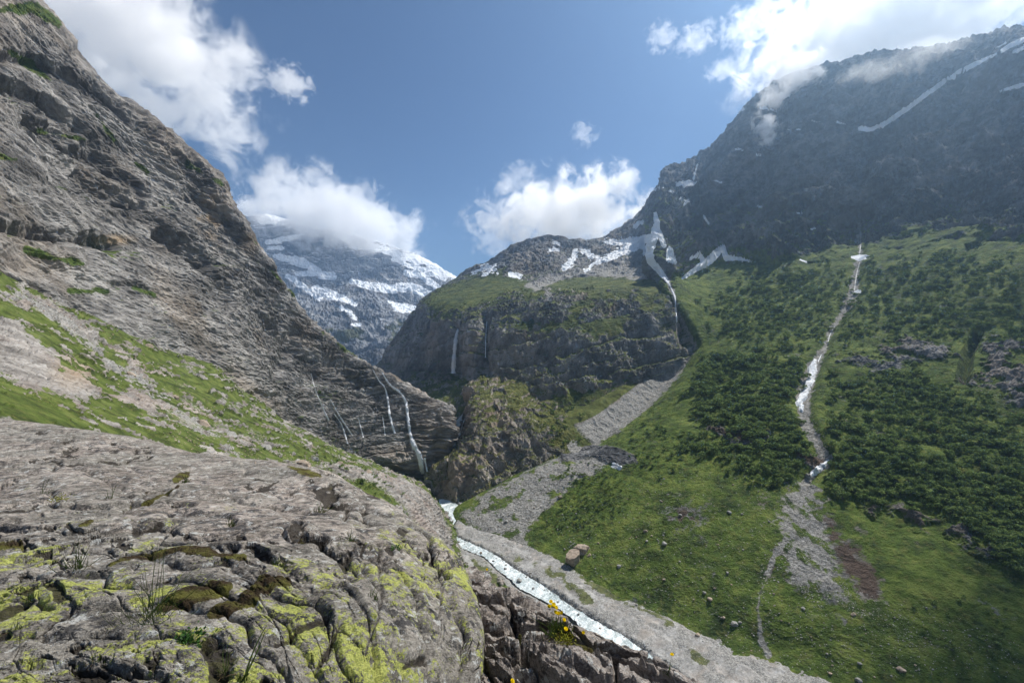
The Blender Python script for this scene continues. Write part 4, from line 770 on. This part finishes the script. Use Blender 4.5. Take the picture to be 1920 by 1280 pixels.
# gravel-size stones nobody could count
bm = bmesh.new(); bmesh.ops.create_icosphere(bm, subdivisions=1, radius=1.0); IV = np.array([v.co[:] for v in bm.verts]); IF = np.array([[v.index for v in f.verts] for f in bm.faces]); bm.free()
def rubble(regions, label, seed, mat=ST_GREY):
    r = np.random.default_rng(seed); V, Fc, b = [], [], 0
    for poly, n, r0, r1 in regions:
        for x, y in pts_in(poly, n, seed):
            h = hit(x, y)
            if not h: continue
            s = r0+(r1-r0)*r.random()**3; s = s/F*h[0].y
            v = IV*r.uniform(.7, 1.15, (len(IV), 1))*s*np.array([1, r.uniform(.7, 1), r.uniform(.5, .8)]); a = r.uniform(0, 6.3); c, q = math.cos(a), math.sin(a)
            V.append(v@np.array([[c, q, 0], [-q, c, 0], [0, 0, 1]])+np.array(h[0])); Fc.append(IF+b); b += len(IV)
        seed += 1
    return link(mesh_from('rubble', np.concatenate(V), np.concatenate(Fc), mat), 'rubble', kind='stuff', label=label)
ST_PALE = stone_mat('pale cobbles', (0.36, 0.345, 0.32))
rubble([(MEAD, 2900, .45, 1.5), (CONE, 1500, .5, 1.7), ([(1430,1040),(1475,1000),(1490,1060),(1440,1130),(1420,1110)], 160, .5, 2.0), ([(1560,1100),(1640,1110),(1760,1210),(1700,1230),(1600,1170)], 260, .5, 1.6), ([(1515,690),(1530,780),(1560,860),(1540,870),(1500,790),(1500,700)], 260, .5, 1.3)], 'loose grey stones on the meadow and the debris cone', 21, ST_PALE)
rubble([(FAN, 900, .4, 1.3), ([(880,1000),(960,1040),(1080,1090),(1250,1190),(1460,1275),(1260,1250),(1130,1170),(1010,1090),(900,1030)], 1500, .4, 1.3)], 'pebbles and cobbles of the river flats', 31, ST_PALE)
rubble([([(860,950),(872,965),(858,985),(866,1003),(925,1035),(1000,1072),(1070,1125),(1160,1175),(1270,1250),(1262,1256),(1150,1184),(1060,1134),(990,1086),(915,1040),(852,1008),(848,985),(862,966)], 420, .6, 2.4), ([(815,940),(840,1000),(912,1044),(980,1102),(1066,1150),(1130,1195),(1120,1205),(1055,1158),(970,1110),(900,1050),(830,1006),(810,950)], 260, .6, 2.2)], 'wet stones along both banks of the river', 51)
rubble([([(10,540),(120,610),(280,720),(420,820),(560,860),(520,830),(400,760),(240,640),(80,545)], 500, .5, 2.4), ([(200,700),(420,830),(600,860),(650,880),(560,880),(420,870),(300,820)], 500, .5, 2.6)], 'rubble strewn over the left slope', 41, ST_WARM)

# ------------------------------------------------------------------ green alder shrubs
def leafmat(name, c0, c1, c2):
    t = NT(name); oi = t.n('ShaderNodeObjectInfo').outputs['Random']; a = t.noise(0.35, 5, .6, t.n('ShaderNodeNewGeometry').outputs['Position'])
    f = t.math('ADD', t.math('MULTIPLY', a, .8), t.math('MULTIPLY', t.attr('tint'), .22)); col = t.ramp(f, [(0.36, c0), (0.5, c1), (0.66, c2)])
    d = t.n('ShaderNodeBsdfDiffuse'); t.l(col, d.inputs[0]); tr = t.n('ShaderNodeBsdfTranslucent'); t.l(col, tr.inputs[0]); m = t.n('ShaderNodeMixShader'); m.inputs[0].default_value = .3
    t.t.links.new(d.outputs[0], m.inputs[1]); t.t.links.new(tr.outputs[0], m.inputs[2]); t.t.links.new(m.outputs[0], t.out.inputs['Surface']); return t.m
LEAF = leafmat('alder leaves', (0.060, 0.095, 0.030), (0.135, 0.195, 0.058), (0.24, 0.30, 0.10)); BARK = stone_mat('grey bark', (0.09, 0.075, 0.06))
def bush(r, nq, q=0.3):
    """leaf clumps through the volume of a low many-lobed crown, radius about 1"""
    L_ = r.integers(4, 8); C = r.normal(0, .42, (L_, 3)); C[:, 2] = np.abs(C[:, 2])*.6+.35; RR = r.uniform(.3, .6, L_)
    k = r.integers(0, L_, nq); dv = r.normal(size=(nq, 3)); dv /= np.linalg.norm(dv, axis=1)[:, None]; dv[:, 2] = np.where(dv[:, 2] < -.3, -dv[:, 2], dv[:, 2])
    c = C[k]+dv*(RR[k]*r.uniform(.65, 1.05, nq))[:, None]; nn = dv+r.normal(0, .55, (nq, 3)); nn /= np.linalg.norm(nn, axis=1)[:, None]
    a = np.cross(nn, r.normal(size=(nq, 3))); a /= np.linalg.norm(a, axis=1)[:, None]; b = np.cross(nn, a); s = q*r.uniform(.5, 1.0, nq)[:, None]
    V = np.stack([c-a*s, c-b*s*.6, c+a*s, c+b*s*.6], 1).reshape(-1, 3); return V, np.arange(nq*4).reshape(-1, 4), np.repeat(r.random(nq), 4)
def stems(r, n=4):
    V, Fc = [], []
    for k in range(n):
        a = r.uniform(0, 6.28); p0 = np.array([0, 0, -.3]); p1 = np.array([math.cos(a)*.5, math.sin(a)*.5, .7]); b = len(V)
        for p, w in ((p0, .06), (p1, .02)):
            for j in range(4): V.append(p+np.array([math.cos(j*1.57)*w, math.sin(j*1.57)*w, 0]))
        Fc += [(b+j, b+(j+1) % 4, b+4+(j+1) % 4, b+4+j) for j in range(4)]
    return np.array(V), np.array(Fc)
rg = np.random.default_rng(77); BP = []
for k in range(9):
    V, Fc, tt = bush(rg, 420, .17); V2, F2 = stems(rg)
    BP.append(mesh_from('shrub', np.concatenate([V, V2]), np.concatenate([Fc, F2+len(V)]), [LEAF, BARK], {'tint': np.concatenate([tt, np.zeros(len(V2))])}, False, np.concatenate([np.zeros(len(Fc)), np.ones(len(F2))])))
ZN = [([(1300,700),(1345,668),(1420,672),(1500,690),(1490,760),(1505,840),(1500,880),(1440,868),(1400,850),(1400,835),(1440,835),(1400,820),(1320,785),(1295,745)], 330, 9, 15, 'alder shrub in the dense thicket between the stream and the gully'),
 ([(1280,800),(1330,820),(1400,840),(1470,880),(1480,920),(1400,890),(1320,860),(1270,850)], 90, 7, 12, 'rounded shrub in the loose group below the thicket'),
 ([(1570,800),(1640,775),(1800,800),(1925,840),(1960,1050),(1900,1030),(1850,1000),(1760,965),(1700,940),(1620,940),(1550,915),(1545,880)], 370, 10, 17, 'dark alder shrub in the thicket on the far side of the gully'),
 ([(1820,990),(1880,1000),(1930,1010),(1930,1080),(1880,1050)], 60, 10, 16, 'dark shrub growing on the lowest outcrop of the mountainside'),
 ([(1340,540),(1420,515),(1560,500),(1590,560),(1540,640),(1480,660),(1360,640),(1335,590)], 480, 4, 8, 'low shrub on the dark slope under the rock face'),
 ([(1620,500),(1750,480),(1925,480),(1925,640),(1800,640),(1640,630),(1580,640),(1600,580)], 560, 4, 9, 'low shrub on the slope above the brown outcrops'),
 ([(1550,700),(1700,700),(1800,730),(1925,790),(1925,840),(1750,780),(1560,770)], 260, 6, 12, 'scattered shrub on the grass between the outcrops and the thicket'),
 ([(1170,800),(1240,790),(1290,830),(1300,880),(1240,900),(1180,880)], 45, 4, 8, 'small shrub dotting the steep meadow beside the thicket'),
 ([(1060,880),(1160,880),(1165,950),(1100,1000),(1020,990),(1060,930)], 260, 2.4, 4.5, 'knee high shrub among the tussocks beside the gravel fan'),
 ([(1020,760),(1060,760),(1060,840),(1030,830)], 30, 4, 7, 'shrub at the back foot of the knoll'),
 ([(600,860),(680,870),(735,905),(740,940),(690,930),(630,900)], 60, 3, 6, 'leafy shrub in the bright green patch on the left slope'),
 ([(1660,1120),(1900,1120),(1920,1260),(1800,1240)], 26, 4, 7, 'lone shrub on the shaded lower meadow')]
cand = []
for zi, (poly, n, r0, r1, lab) in enumerate(ZN):
    for x, y in pts_in(poly, n, 300+zi):
        if max(along(np.array([x]), np.array([y]), GULLY)[0], along(np.array([x]), np.array([y]), STREAM)[0]) > -4: continue
        x += rg.normal(0, 14); y += rg.normal(0, 9); h = hit(x, y, ('right_mountain', 'meadow_slope', 'rocky_knoll_hill', 'moraine_hill'))
        if h: cand.append((r0+(r1-r0)*rg.random()**1.4, h[0].copy(), lab, x, y, zi))
cand.sort(key=lambda c: -c[0]); SV, SF, ST = [], [], []; nb = 0
for i, (rp, p, lab, x, y, zi) in enumerate(cand):
    s = rp/F*p.y*0.9; rz = rg.uniform(0, 6.28); sz = s*rg.uniform(.75, 1.0)
    if i < 296:
        o = link(BP[i % 9], 'shrub'); o.location = p; o.scale = (s, s, sz); o.rotation_euler = (0, 0, rz); o['label'] = lab; o['category'] = 'shrub'; o['group'] = 'alder shrubs on the mountainside' if zi not in (8, 10) else 'low shrubs'
    else:
        nq = 150 if rp > 7 else 70; V, Fc, tt = bush(rg, nq, .24 if rp > 7 else .32); c, q = math.cos(rz), math.sin(rz)
        SV.append((V*np.array([s, s, sz]))@np.array([[c, q, 0], [-q, c, 0], [0, 0, 1]])+np.array(p)); SF.append(Fc+nb); ST.append(tt); nb += len(V)
link(mesh_from('undergrowth', np.concatenate(SV), np.concatenate(SF), LEAF, {'tint': np.concatenate(ST)}), 'undergrowth', kind='stuff', label='mass of smaller alder shrubs covering the mountainside')

# ------------------------------------------------------------------ plants on the rock
def plain(name, c, rough=.7, tr=0.25):
    t = NT(name); a = t.noise(14, 4, .6); col = t.ramp(a, [(0.35, tuple(x*.6 for x in c)), (0.65, tuple(min(1, x*1.35) for x in c))])
    d = t.n('ShaderNodeBsdfDiffuse'); t.l(col, d.inputs[0]); q = t.n('ShaderNodeBsdfTranslucent'); t.l(col, q.inputs[0]); m = t.n('ShaderNodeMixShader'); m.inputs[0].default_value = tr
    t.t.links.new(d.outputs[0], m.inputs[1]); t.t.links.new(q.outputs[0], m.inputs[2]); t.t.links.new(m.outputs[0], t.out.inputs['Surface']); return t.m
BLADE, DRY, LEAFY, YEL, SEDUM = plain('grass blade', (0.065, 0.095, 0.025)), plain('dry straw', (0.30, 0.21, 0.12)), plain('leaf', (0.06, 0.13, 0.035)), plain('yellow petal', (0.85, 0.55, 0.01)), plain('stonecrop', (0.22, 0.22, 0.03))
def blade(p0, p1, w, bend, r, n=9):
    """one tapering, curved blade with a folded section"""
    p0, p1 = np.array(p0, float), np.array(p1, float); ax = p1-p0; side = np.cross(ax, (0, -1, 0.3)); side /= np.linalg.norm(side)+1e-9; out = np.cross(side, ax); out /= np.linalg.norm(out)+1e-9
    V, Fc = [], []
    for i in range(n+1):
        t = i/n; c = p0+ax*t+bend*np.array([math.sin(t*1.57)*.0, 0, 0])+side*bend*(t*t-t)*1.6*np.linalg.norm(ax)+np.array([0, 0, -1])*abs(bend)*t*t*.25*np.linalg.norm(ax)
        ww = w*(1-t)**.55*(0.6+.4*min(1, t*5)); V += [c-side*ww, c+out*ww*.5, c+side*ww]
    for i in range(n):
        for k in (0, 1): a = i*3+k; Fc.append((a, a+3, a+4, a+1))
    return np.array(V), np.array(Fc)
def join(parts):
    V, Fc, b = [], [], 0
    for v, f in parts: V.append(v); Fc.append(f+b); b += len(v)
    return np.concatenate(V), np.concatenate(Fc)
def tuft(px, py, targets, label, w=.0018, short=40, spread=25, sh=38, dry=10):
    h = hit(px, py); p = np.array(h[0]); e = thing('grass_tuft', p-np.array([0, 0, .01]), label, 'grass tuft'); r = np.random.default_rng(int(px*7+py)); s = p[1]/F; P_ = []
    for x, y in targets:
        q = p+r.normal(0, spread*.25*s, 3)*np.array([1, .6, 0]); tip = W(x, y, p[1]+r.normal(0, .08)); P_.append(blade(q-p, tip-p, w*1.25, r.normal(0, .10), r, 12))
    for k in range(short):
        q = np.array([r.normal(0, spread*.5*s), r.normal(0, spread*.4*s), -.01]); tip = q+np.array([r.normal(0, sh*.45), r.normal(0, sh*.3), abs(r.normal(sh*.7, sh*.3))])*s; P_.append(blade(q, tip, w, r.normal(0, .25), r, 7))
    V, Fc = join(P_); link(mesh_from('blades', V, Fc, BLADE), 'blades', e); P_ = []
    for k in range(dry):
        q = np.array([r.normal(0, spread*.5*s), r.normal(0, spread*.3*s), 0]); tip = q+np.array([r.normal(0, sh*.8), -abs(r.normal(0, sh*.3)), r.normal(-sh*.1, sh*.35)])*s; P_.append(blade(q, tip, w*.8, r.normal(0, .4), r, 7))
    if P_: V, Fc = join(P_); link(mesh_from('dry_blades', V, Fc, DRY), 'dry_blades', e)
    return e
tuft(285, 1163, [(300,1012),(304,1020),(315,1006),(233,1065),(236,1078),(262,1065),(264,1060),(373,1052),(366,1062),(400,1066),(345,1054),(292,1030),(255,1100),(330,1085),(298,1000),(380,1085),(270,1045)], 'tall thin grass tuft with long stalks over the mossy hollow', .0019, 70, 45, 40, 16)
tuft(142, 1066, [(140,1006),(146,1012),(158,1020),(172,1012),(118,1030),(100,1050),(165,1030),(150,1000)], 'small green grass tuft in a crack of the pale slab', .0035, 34, 18, 32, 14)
tuft(458, 1272, [(501,1163),(499,1170),(470,1240)], 'single leaning seed stalk near the leafy plant', .0042, 14, 14, 24, 5)
tuft(424, 1262, [(428,1190),(420,1200),(432,1215)], 'sparse grass blades beside the dark pocket in the rock', .0022, 10, 10, 22, 6)
tuft(208, 935, [(212,905),(200,915),(222,902)], 'wispy brown stalks standing in a joint of the upper slab', .004, 6, 10, 14, 6)
tuft(82, 925, [(94,893),(74,905),(86,890)], 'wispy green stalks at the back of the upper slab', .004, 10, 10, 14, 3)
tuft(1046, 1185, [(1034,1150),(1040,1152),(1056,1150),(1050,1146),(1062,1162)], 'dense grass tuft under the yellow flowers on the ledge', .006, 90, 22, 30, 6)
tuft(1252, 1262, [(1256,1236),(1262,1240)], 'tiny tuft on the edge of the reddish ledge under a lone flower', .004, 8, 8, 12, 2)
for k, (x, y) in enumerate([(60,1120),(345,905),(520,1058),(600,960),(655,1012),(180,1235),(560,1135),(30,1180),(430,985),(700,1120)]):
    o = tuft(x, y, [(x-5, y-20), (x+4, y-26), (x+9, y-16)], ['short tuft beside the left edge of the lichen rock', 'short tuft in the uppermost joint of the slab', 'short tuft above the end of the mossy hollow', 'short tuft where the slab starts to round off', 'short tuft on the shoulder of the outcrop', 'short tuft over the broken dark hole low on the rock', 'short tuft in the crack beside the moss cushions', 'short tuft lowest along the left edge of the rock', 'short tuft in the middle of the upper slab', 'short tuft on the steep lichen side of the outcrop'][k], .0022*[1.2,2.4,1.4,2,1.6,1,1.2,1,1.8,1.3][k], 26, 10, 15, 5)
# leafy cushion above the dark pocket
def leafy(px, py, label, n, rad, ls, mat, name='leafy_plant', roots=True):
    h = hit(px, py); p = np.array(h[0]); s = p[1]/F; e = thing(name, p, label, 'plant'); r = np.random.default_rng(int(px)); P_ = []
    for k in range(n):
        c = np.array([r.normal(0, rad*.5), r.normal(0, rad*.4), abs(r.normal(0, rad*.35))])*s; d = c/np.linalg.norm(c+1e-6)+r.normal(0, .5, 3); d[2] = abs(d[2])*.7+.2; d /= np.linalg.norm(d); a = np.cross(d, r.normal(size=3)); a /= np.linalg.norm(a); L2 = ls*s*r.uniform(.6, 1.2)
        P_.append((np.array([c, c+d*L2*.5-a*L2*.28, c+d*L2, c+d*L2*.5+a*L2*.28]), np.array([[0, 1, 2, 3]])))
    V, Fc = join(P_); link(mesh_from('leaves', V, Fc, mat), 'leaves', e)
    if roots:
        P_ = [blade(np.array([r.normal(0, rad*.3), 0, 0])*s, np.array([r.normal(8, rad*.8), -rad*.8, -abs(r.normal(rad*1.3, rad*.7))])*s, .0022, r.normal(0, .35), r, 8) for k in range(26)]
        V, Fc = join(P_); link(mesh_from('dry_roots', V, Fc, DRY), 'dry_roots', e)
leafy(352, 1208, 'small leafy green cushion with dry roots above the dark pocket', 420, 26, 8, LEAFY)
leafy(112, 938, 'yellow green stonecrop mat in the joint of the upper slab', 160, 14, 3, SEDUM, 'stonecrop', False)
leafy(1060, 1205, 'moss green cushion plant at the foot of the yellow flowers', 320, 20, 4, SEDUM, 'cushion_plant', False)
leafy(745, 1030, 'tiny rosette plant on the crest of the outcrop', 60, 9, 5, LEAFY, 'rosette_plant', False)
def flower(px, py, bx, by, label, rpx, group=None):
    h = hit(bx, by); p = np.array(h[0]); s = p[1]/F; tip = W(px, py, p[1]-.02); e = thing('flower', p, label, 'flower', group); r = np.random.default_rng(int(px*3+py)); q = tip-p
    V, Fc = blade((0, 0, 0), q, .0022*p[1]/6, r.normal(0, .08), r, 8); link(mesh_from('stem', V, Fc, BLADE), 'stem', e); P_ = []
    ax = np.array([r.normal(0, .3), -.5+r.normal(0, .2), .8]); ax /= np.linalg.norm(ax); u_ = np.cross(ax, (1, 0, 0)); u_ /= np.linalg.norm(u_); v_ = np.cross(ax, u_); R = rpx*s
    for ring, (n, sc, up) in enumerate(((11, 1.0, .12), (9, .68, .3), (6, .4, .45))):
        for k in range(n):
            a = k*6.283/n+ring*.4; d = u_*math.cos(a)+v_*math.sin(a); t = np.cross(ax, d); w = R*sc*.3; c = q
            P_.append((np.array([c, c+d*R*sc*.6-t*w+ax*R*up*.5, c+d*R*sc+ax*R*up, c+d*R*sc*.6+t*w+ax*R*up*.5]), np.array([[0, 1, 2, 3]])))
    V, Fc = join(P_); link(mesh_from('petals', V, Fc, YEL), 'petals', e)
gf = 'yellow flowers on the ledge'
for i, (x, y) in enumerate([(1033,1127),(1030,1136),(1038,1133),(1043,1138),(1042,1147),(1047,1149),(1053,1148)]):
    flower(x, y, 1036+i*2.5, 1176+i*1.5, 'yellow flower in the crowded bunch at the top of the ledge', 4.2 if i != 2 else 5, gf)
flower(1058, 1161, 1056, 1188, 'single yellow flower right below the crowded bunch', 4, gf)
flower(1061, 1178, 1060, 1198, 'yellow flower over the moss cushion on the ledge', 4.3, gf)
flower(1094, 1185, 1090, 1200, 'yellow flower on the bare stone beside the moss cushion', 3.6, gf)
flower(1260, 1226, 1256, 1262, 'lone yellow flower on a tall stem at the ledge edge against the gravel', 4, gf)
flower(913, 1067, 906, 1090, 'tiny yellow flower behind the crest of the outcrop', 2.6, gf)
flower(961, 1276, 955, 1290, 'yellow flower lowest on the reddish ledge', 5, gf)
# ------------------------------------------------------------------ air and clouds
hz = NT('haze'); pv = hz.n('ShaderNodeVolumePrincipled'); pv.inputs['Color'].default_value = (0.46, 0.70, 1.0, 1); pv.inputs['Density'].default_value = 0.00021
pv.inputs['Anisotropy'].default_value = 0.75; hz.t.links.new(pv.outputs[0], hz.out.inputs['Volume'])
def box_mesh(name, x0, x1, y0, y1, z0, z1, m):
    V = [(x, y, z) for z in (z0, z1) for y in (y0, y1) for x in (x0, x1)]
    return mesh_from(name, np.array(V, float), np.array([[0,2,3,1],[4,5,7,6],[0,1,5,4],[2,6,7,3],[0,4,6,2],[1,3,7,5]]), m)
link(box_mesh('haze', -2600, 2300, -400, 2900, -136, 660, hz.m), 'haze', kind='stuff')
def cloud_mat(name, size, dens, seed, thr=0.0, aniso=0.45, squash=1.0):
    t = NT(name); g = t.n('ShaderNodeTexCoord').outputs['Generated']
    c = t.map((2, 2, 2), (0, 0, 0), g); c.node.inputs['Location'].default_value = (-1, -1, -1)
    ln = t.n('ShaderNodeVectorMath', operation='LENGTH'); t.l(c, ln.inputs[0])
    mp = t.map((1, 1, squash)); mp.node.inputs['Location'].default_value = (seed*31.7, seed*17.3, seed*7.1)
    n = t.noise(1.5/size, 9, 0.62, mp, 0.5)
    f = t.math('SUBTRACT', t.math('ADD', t.math('MULTIPLY', n, 4.6), 0.02+thr), t.math('ADD', t.math('MULTIPLY', ln.outputs['Value'], 1.55), 1.36))
    d = t.math('MULTIPLY', t.math('MULTIPLY', t.step(f, 0.0, 0.36), t.math('SUBTRACT', 1.0, t.step(ln.outputs['Value'], 0.80, 0.98))), dens)
    v = t.n('ShaderNodeVolumePrincipled'); v.inputs['Color'].default_value = (1, 1, 1, 1); t.l(d, v.inputs['Density']); v.inputs['Anisotropy'].default_value = aniso
    t.t.links.new(v.outputs[0], t.out.inputs['Volume'])
    return t.m
def ico(name, m, R, c, sub=3, rot=0.0):
    import bmesh
    bm = bmesh.new(); bmesh.ops.create_icosphere(bm, subdivisions=sub, radius=1.0)
    me = bpy.data.meshes.new(name); bm.to_mesh(me); bm.free(); me.materials.append(m)
    V = np.zeros(len(me.vertices)*3); me.vertices.foreach_get('co', V); V = V.reshape(-1, 3)
    V = V*(1+fbm(V+np.array(c)*.01, 0.9, 2)[:, None]*0.12)*np.array(R)
    me.vertices.foreach_set('co', V.ravel()); me.update(); return me
def cloud(px, py, Y, rx, ry, dens, size, label, tilt=0.0, depth=None, thr=0.0, aniso=0.45, group=None):
    R = (rx/F*Y, (depth or rx*0.6)/F*Y, ry/F*Y); s = len([o for o in COL.objects if o.name.startswith('cloud')])+1
    R = tuple(q*1.25 for q in R)
    o = link(ico('cloud', cloud_mat('cloud vapour', size/F*Y, dens, s, thr, aniso), R, (s, s, s)), 'cloud')
    o.location = W(px, py, Y); o.rotation_euler = (0, math.radians(tilt), 0); o['kind'] = 'stuff'; o['label'] = label
    return o
D_ = 0.03
cloud(625, 408, 2030, 190, 85, D_*0.5, 70, 'white cumulus resting on the distant snowy mountain', 18)
cloud(475, 392, 2100, 50, 32, D_*0.6, 30, 'small grey cloud between the rock wall and the white cumulus')
cloud(1062, 395, 980, 185, 80, D_*0.9, 60, 'ragged white cloud lying behind the dark middle peak', -6)
cloud(1700, 25, 900, 330, 135, D_*0.8, 70, 'big sunlit cloud spilling over the crest of the right mountain', -20, 160, 0.12)
cloud(1490, 150, 700, 85, 72, D_*1.6, 45, 'bright cloud lobe hanging down in front of the right crest', -40, 30)
cloud(1720, 112, 590, 150, 40, D_*0.22, 60, 'thin veil of mist drifting along the right crest', -12, 40)
cloud(1437, 240, 640, 28, 36, D_*2, 25, 'little cloud shred below the bright lobe on the dark mountain', -20, 20)
for x, y, rx, ry, lab in ((1095, 252, 34, 26, 'tiny wisp of cloud alone in the blue above the middle peak'), (1306, 72, 44, 34, 'small torn wisp of cloud beside the big sunlit one'), (1412, 42, 70, 44, 'long torn wisp reaching up beside the big sunlit cloud'),
                          (1240, 68, 34, 34, 'faint thin wisp of cloud high over the middle peak'), (1355, 130, 40, 26, 'small shred of cloud under the long torn wisp'), (970, 335, 44, 34, 'shred of cloud above the ragged one behind the middle peak'), (925, 450, 44, 40, 'low end of the ragged cloud beside the green shelf')):
    cloud(x, y, 1300, rx, ry, D_*.30, 26, lab, -25)
cloud(265, 85, 1500, 275, 150, D_*0.5, 110, 'tall veil of cloud rising behind the rock wall', 40, 150)
cloud(540, 155, 1500, 52, 38, D_*0.6, 30, 'small lone puff beside the tall veil of cloud', 20)
# the same bank of cloud goes on overhead, above the frame, and shades the mountainside
o = cloud(1700, 0, 900, 10, 10, D_*1.3, 160, 'cloud bank reaching overhead above the right mountainside')
o.data = ico('cloud', o.data.materials[0], (290, 260, 55), (9, 9, 9)); o.location = (820, 470, 740); o.rotation_euler = (0, 0, 0.4)
# ------------------------------------------------------------------ light
AZ, EL = math.radians(52), math.radians(54)
sd = Vector((math.sin(AZ)*math.cos(EL), math.cos(AZ)*math.cos(EL), math.sin(EL)))
sl_ = bpy.data.lights.new('sun', 'SUN'); sl_.energy = 4.9; sl_.angle = math.radians(0.5); sl_.color = (1.0, 0.955, 0.88)
so = bpy.data.objects.new('sun', sl_); COL.objects.link(so); so.rotation_euler = sd.to_track_quat('Z', 'Y').to_euler()
wd = bpy.data.worlds.new('World'); scene.world = wd; wd.use_nodes = True; nt = wd.node_tree; nt.nodes.clear()
sky = nt.nodes.new('ShaderNodeTexSky'); sky.sky_type = 'NISHITA'; sky.sun_disc = False; sky.sun_elevation = EL; sky.sun_rotation = AZ
sky.altitude = 1700; sky.air_density = 1.2; sky.dust_density = 0.05; sky.ozone_density = 6.0
bg = nt.nodes.new('ShaderNodeBackground'); wo = nt.nodes.new('ShaderNodeOutputWorld'); bg.inputs[1].default_value = 0.053
nt.links.new(sky.outputs[0], bg.inputs[0]); nt.links.new(bg.outputs[0], wo.inputs[0])
scene.view_settings.view_transform = 'Standard'; scene.view_settings.look = 'None'; scene.view_settings.exposure = 0.55; scene.view_settings.gamma = 1
c = scene.cycles; c.use_denoising = True; c.max_bounces = 8; c.diffuse_bounces = 2; c.glossy_bounces = 2; c.transmission_bounces = 3; c.transparent_max_bounces = 12; c.volume_bounces = 7
c.volume_step_rate = 1.0; c.volume_max_steps = 256; c.use_adaptive_sampling = True; c.adaptive_threshold = 0.02
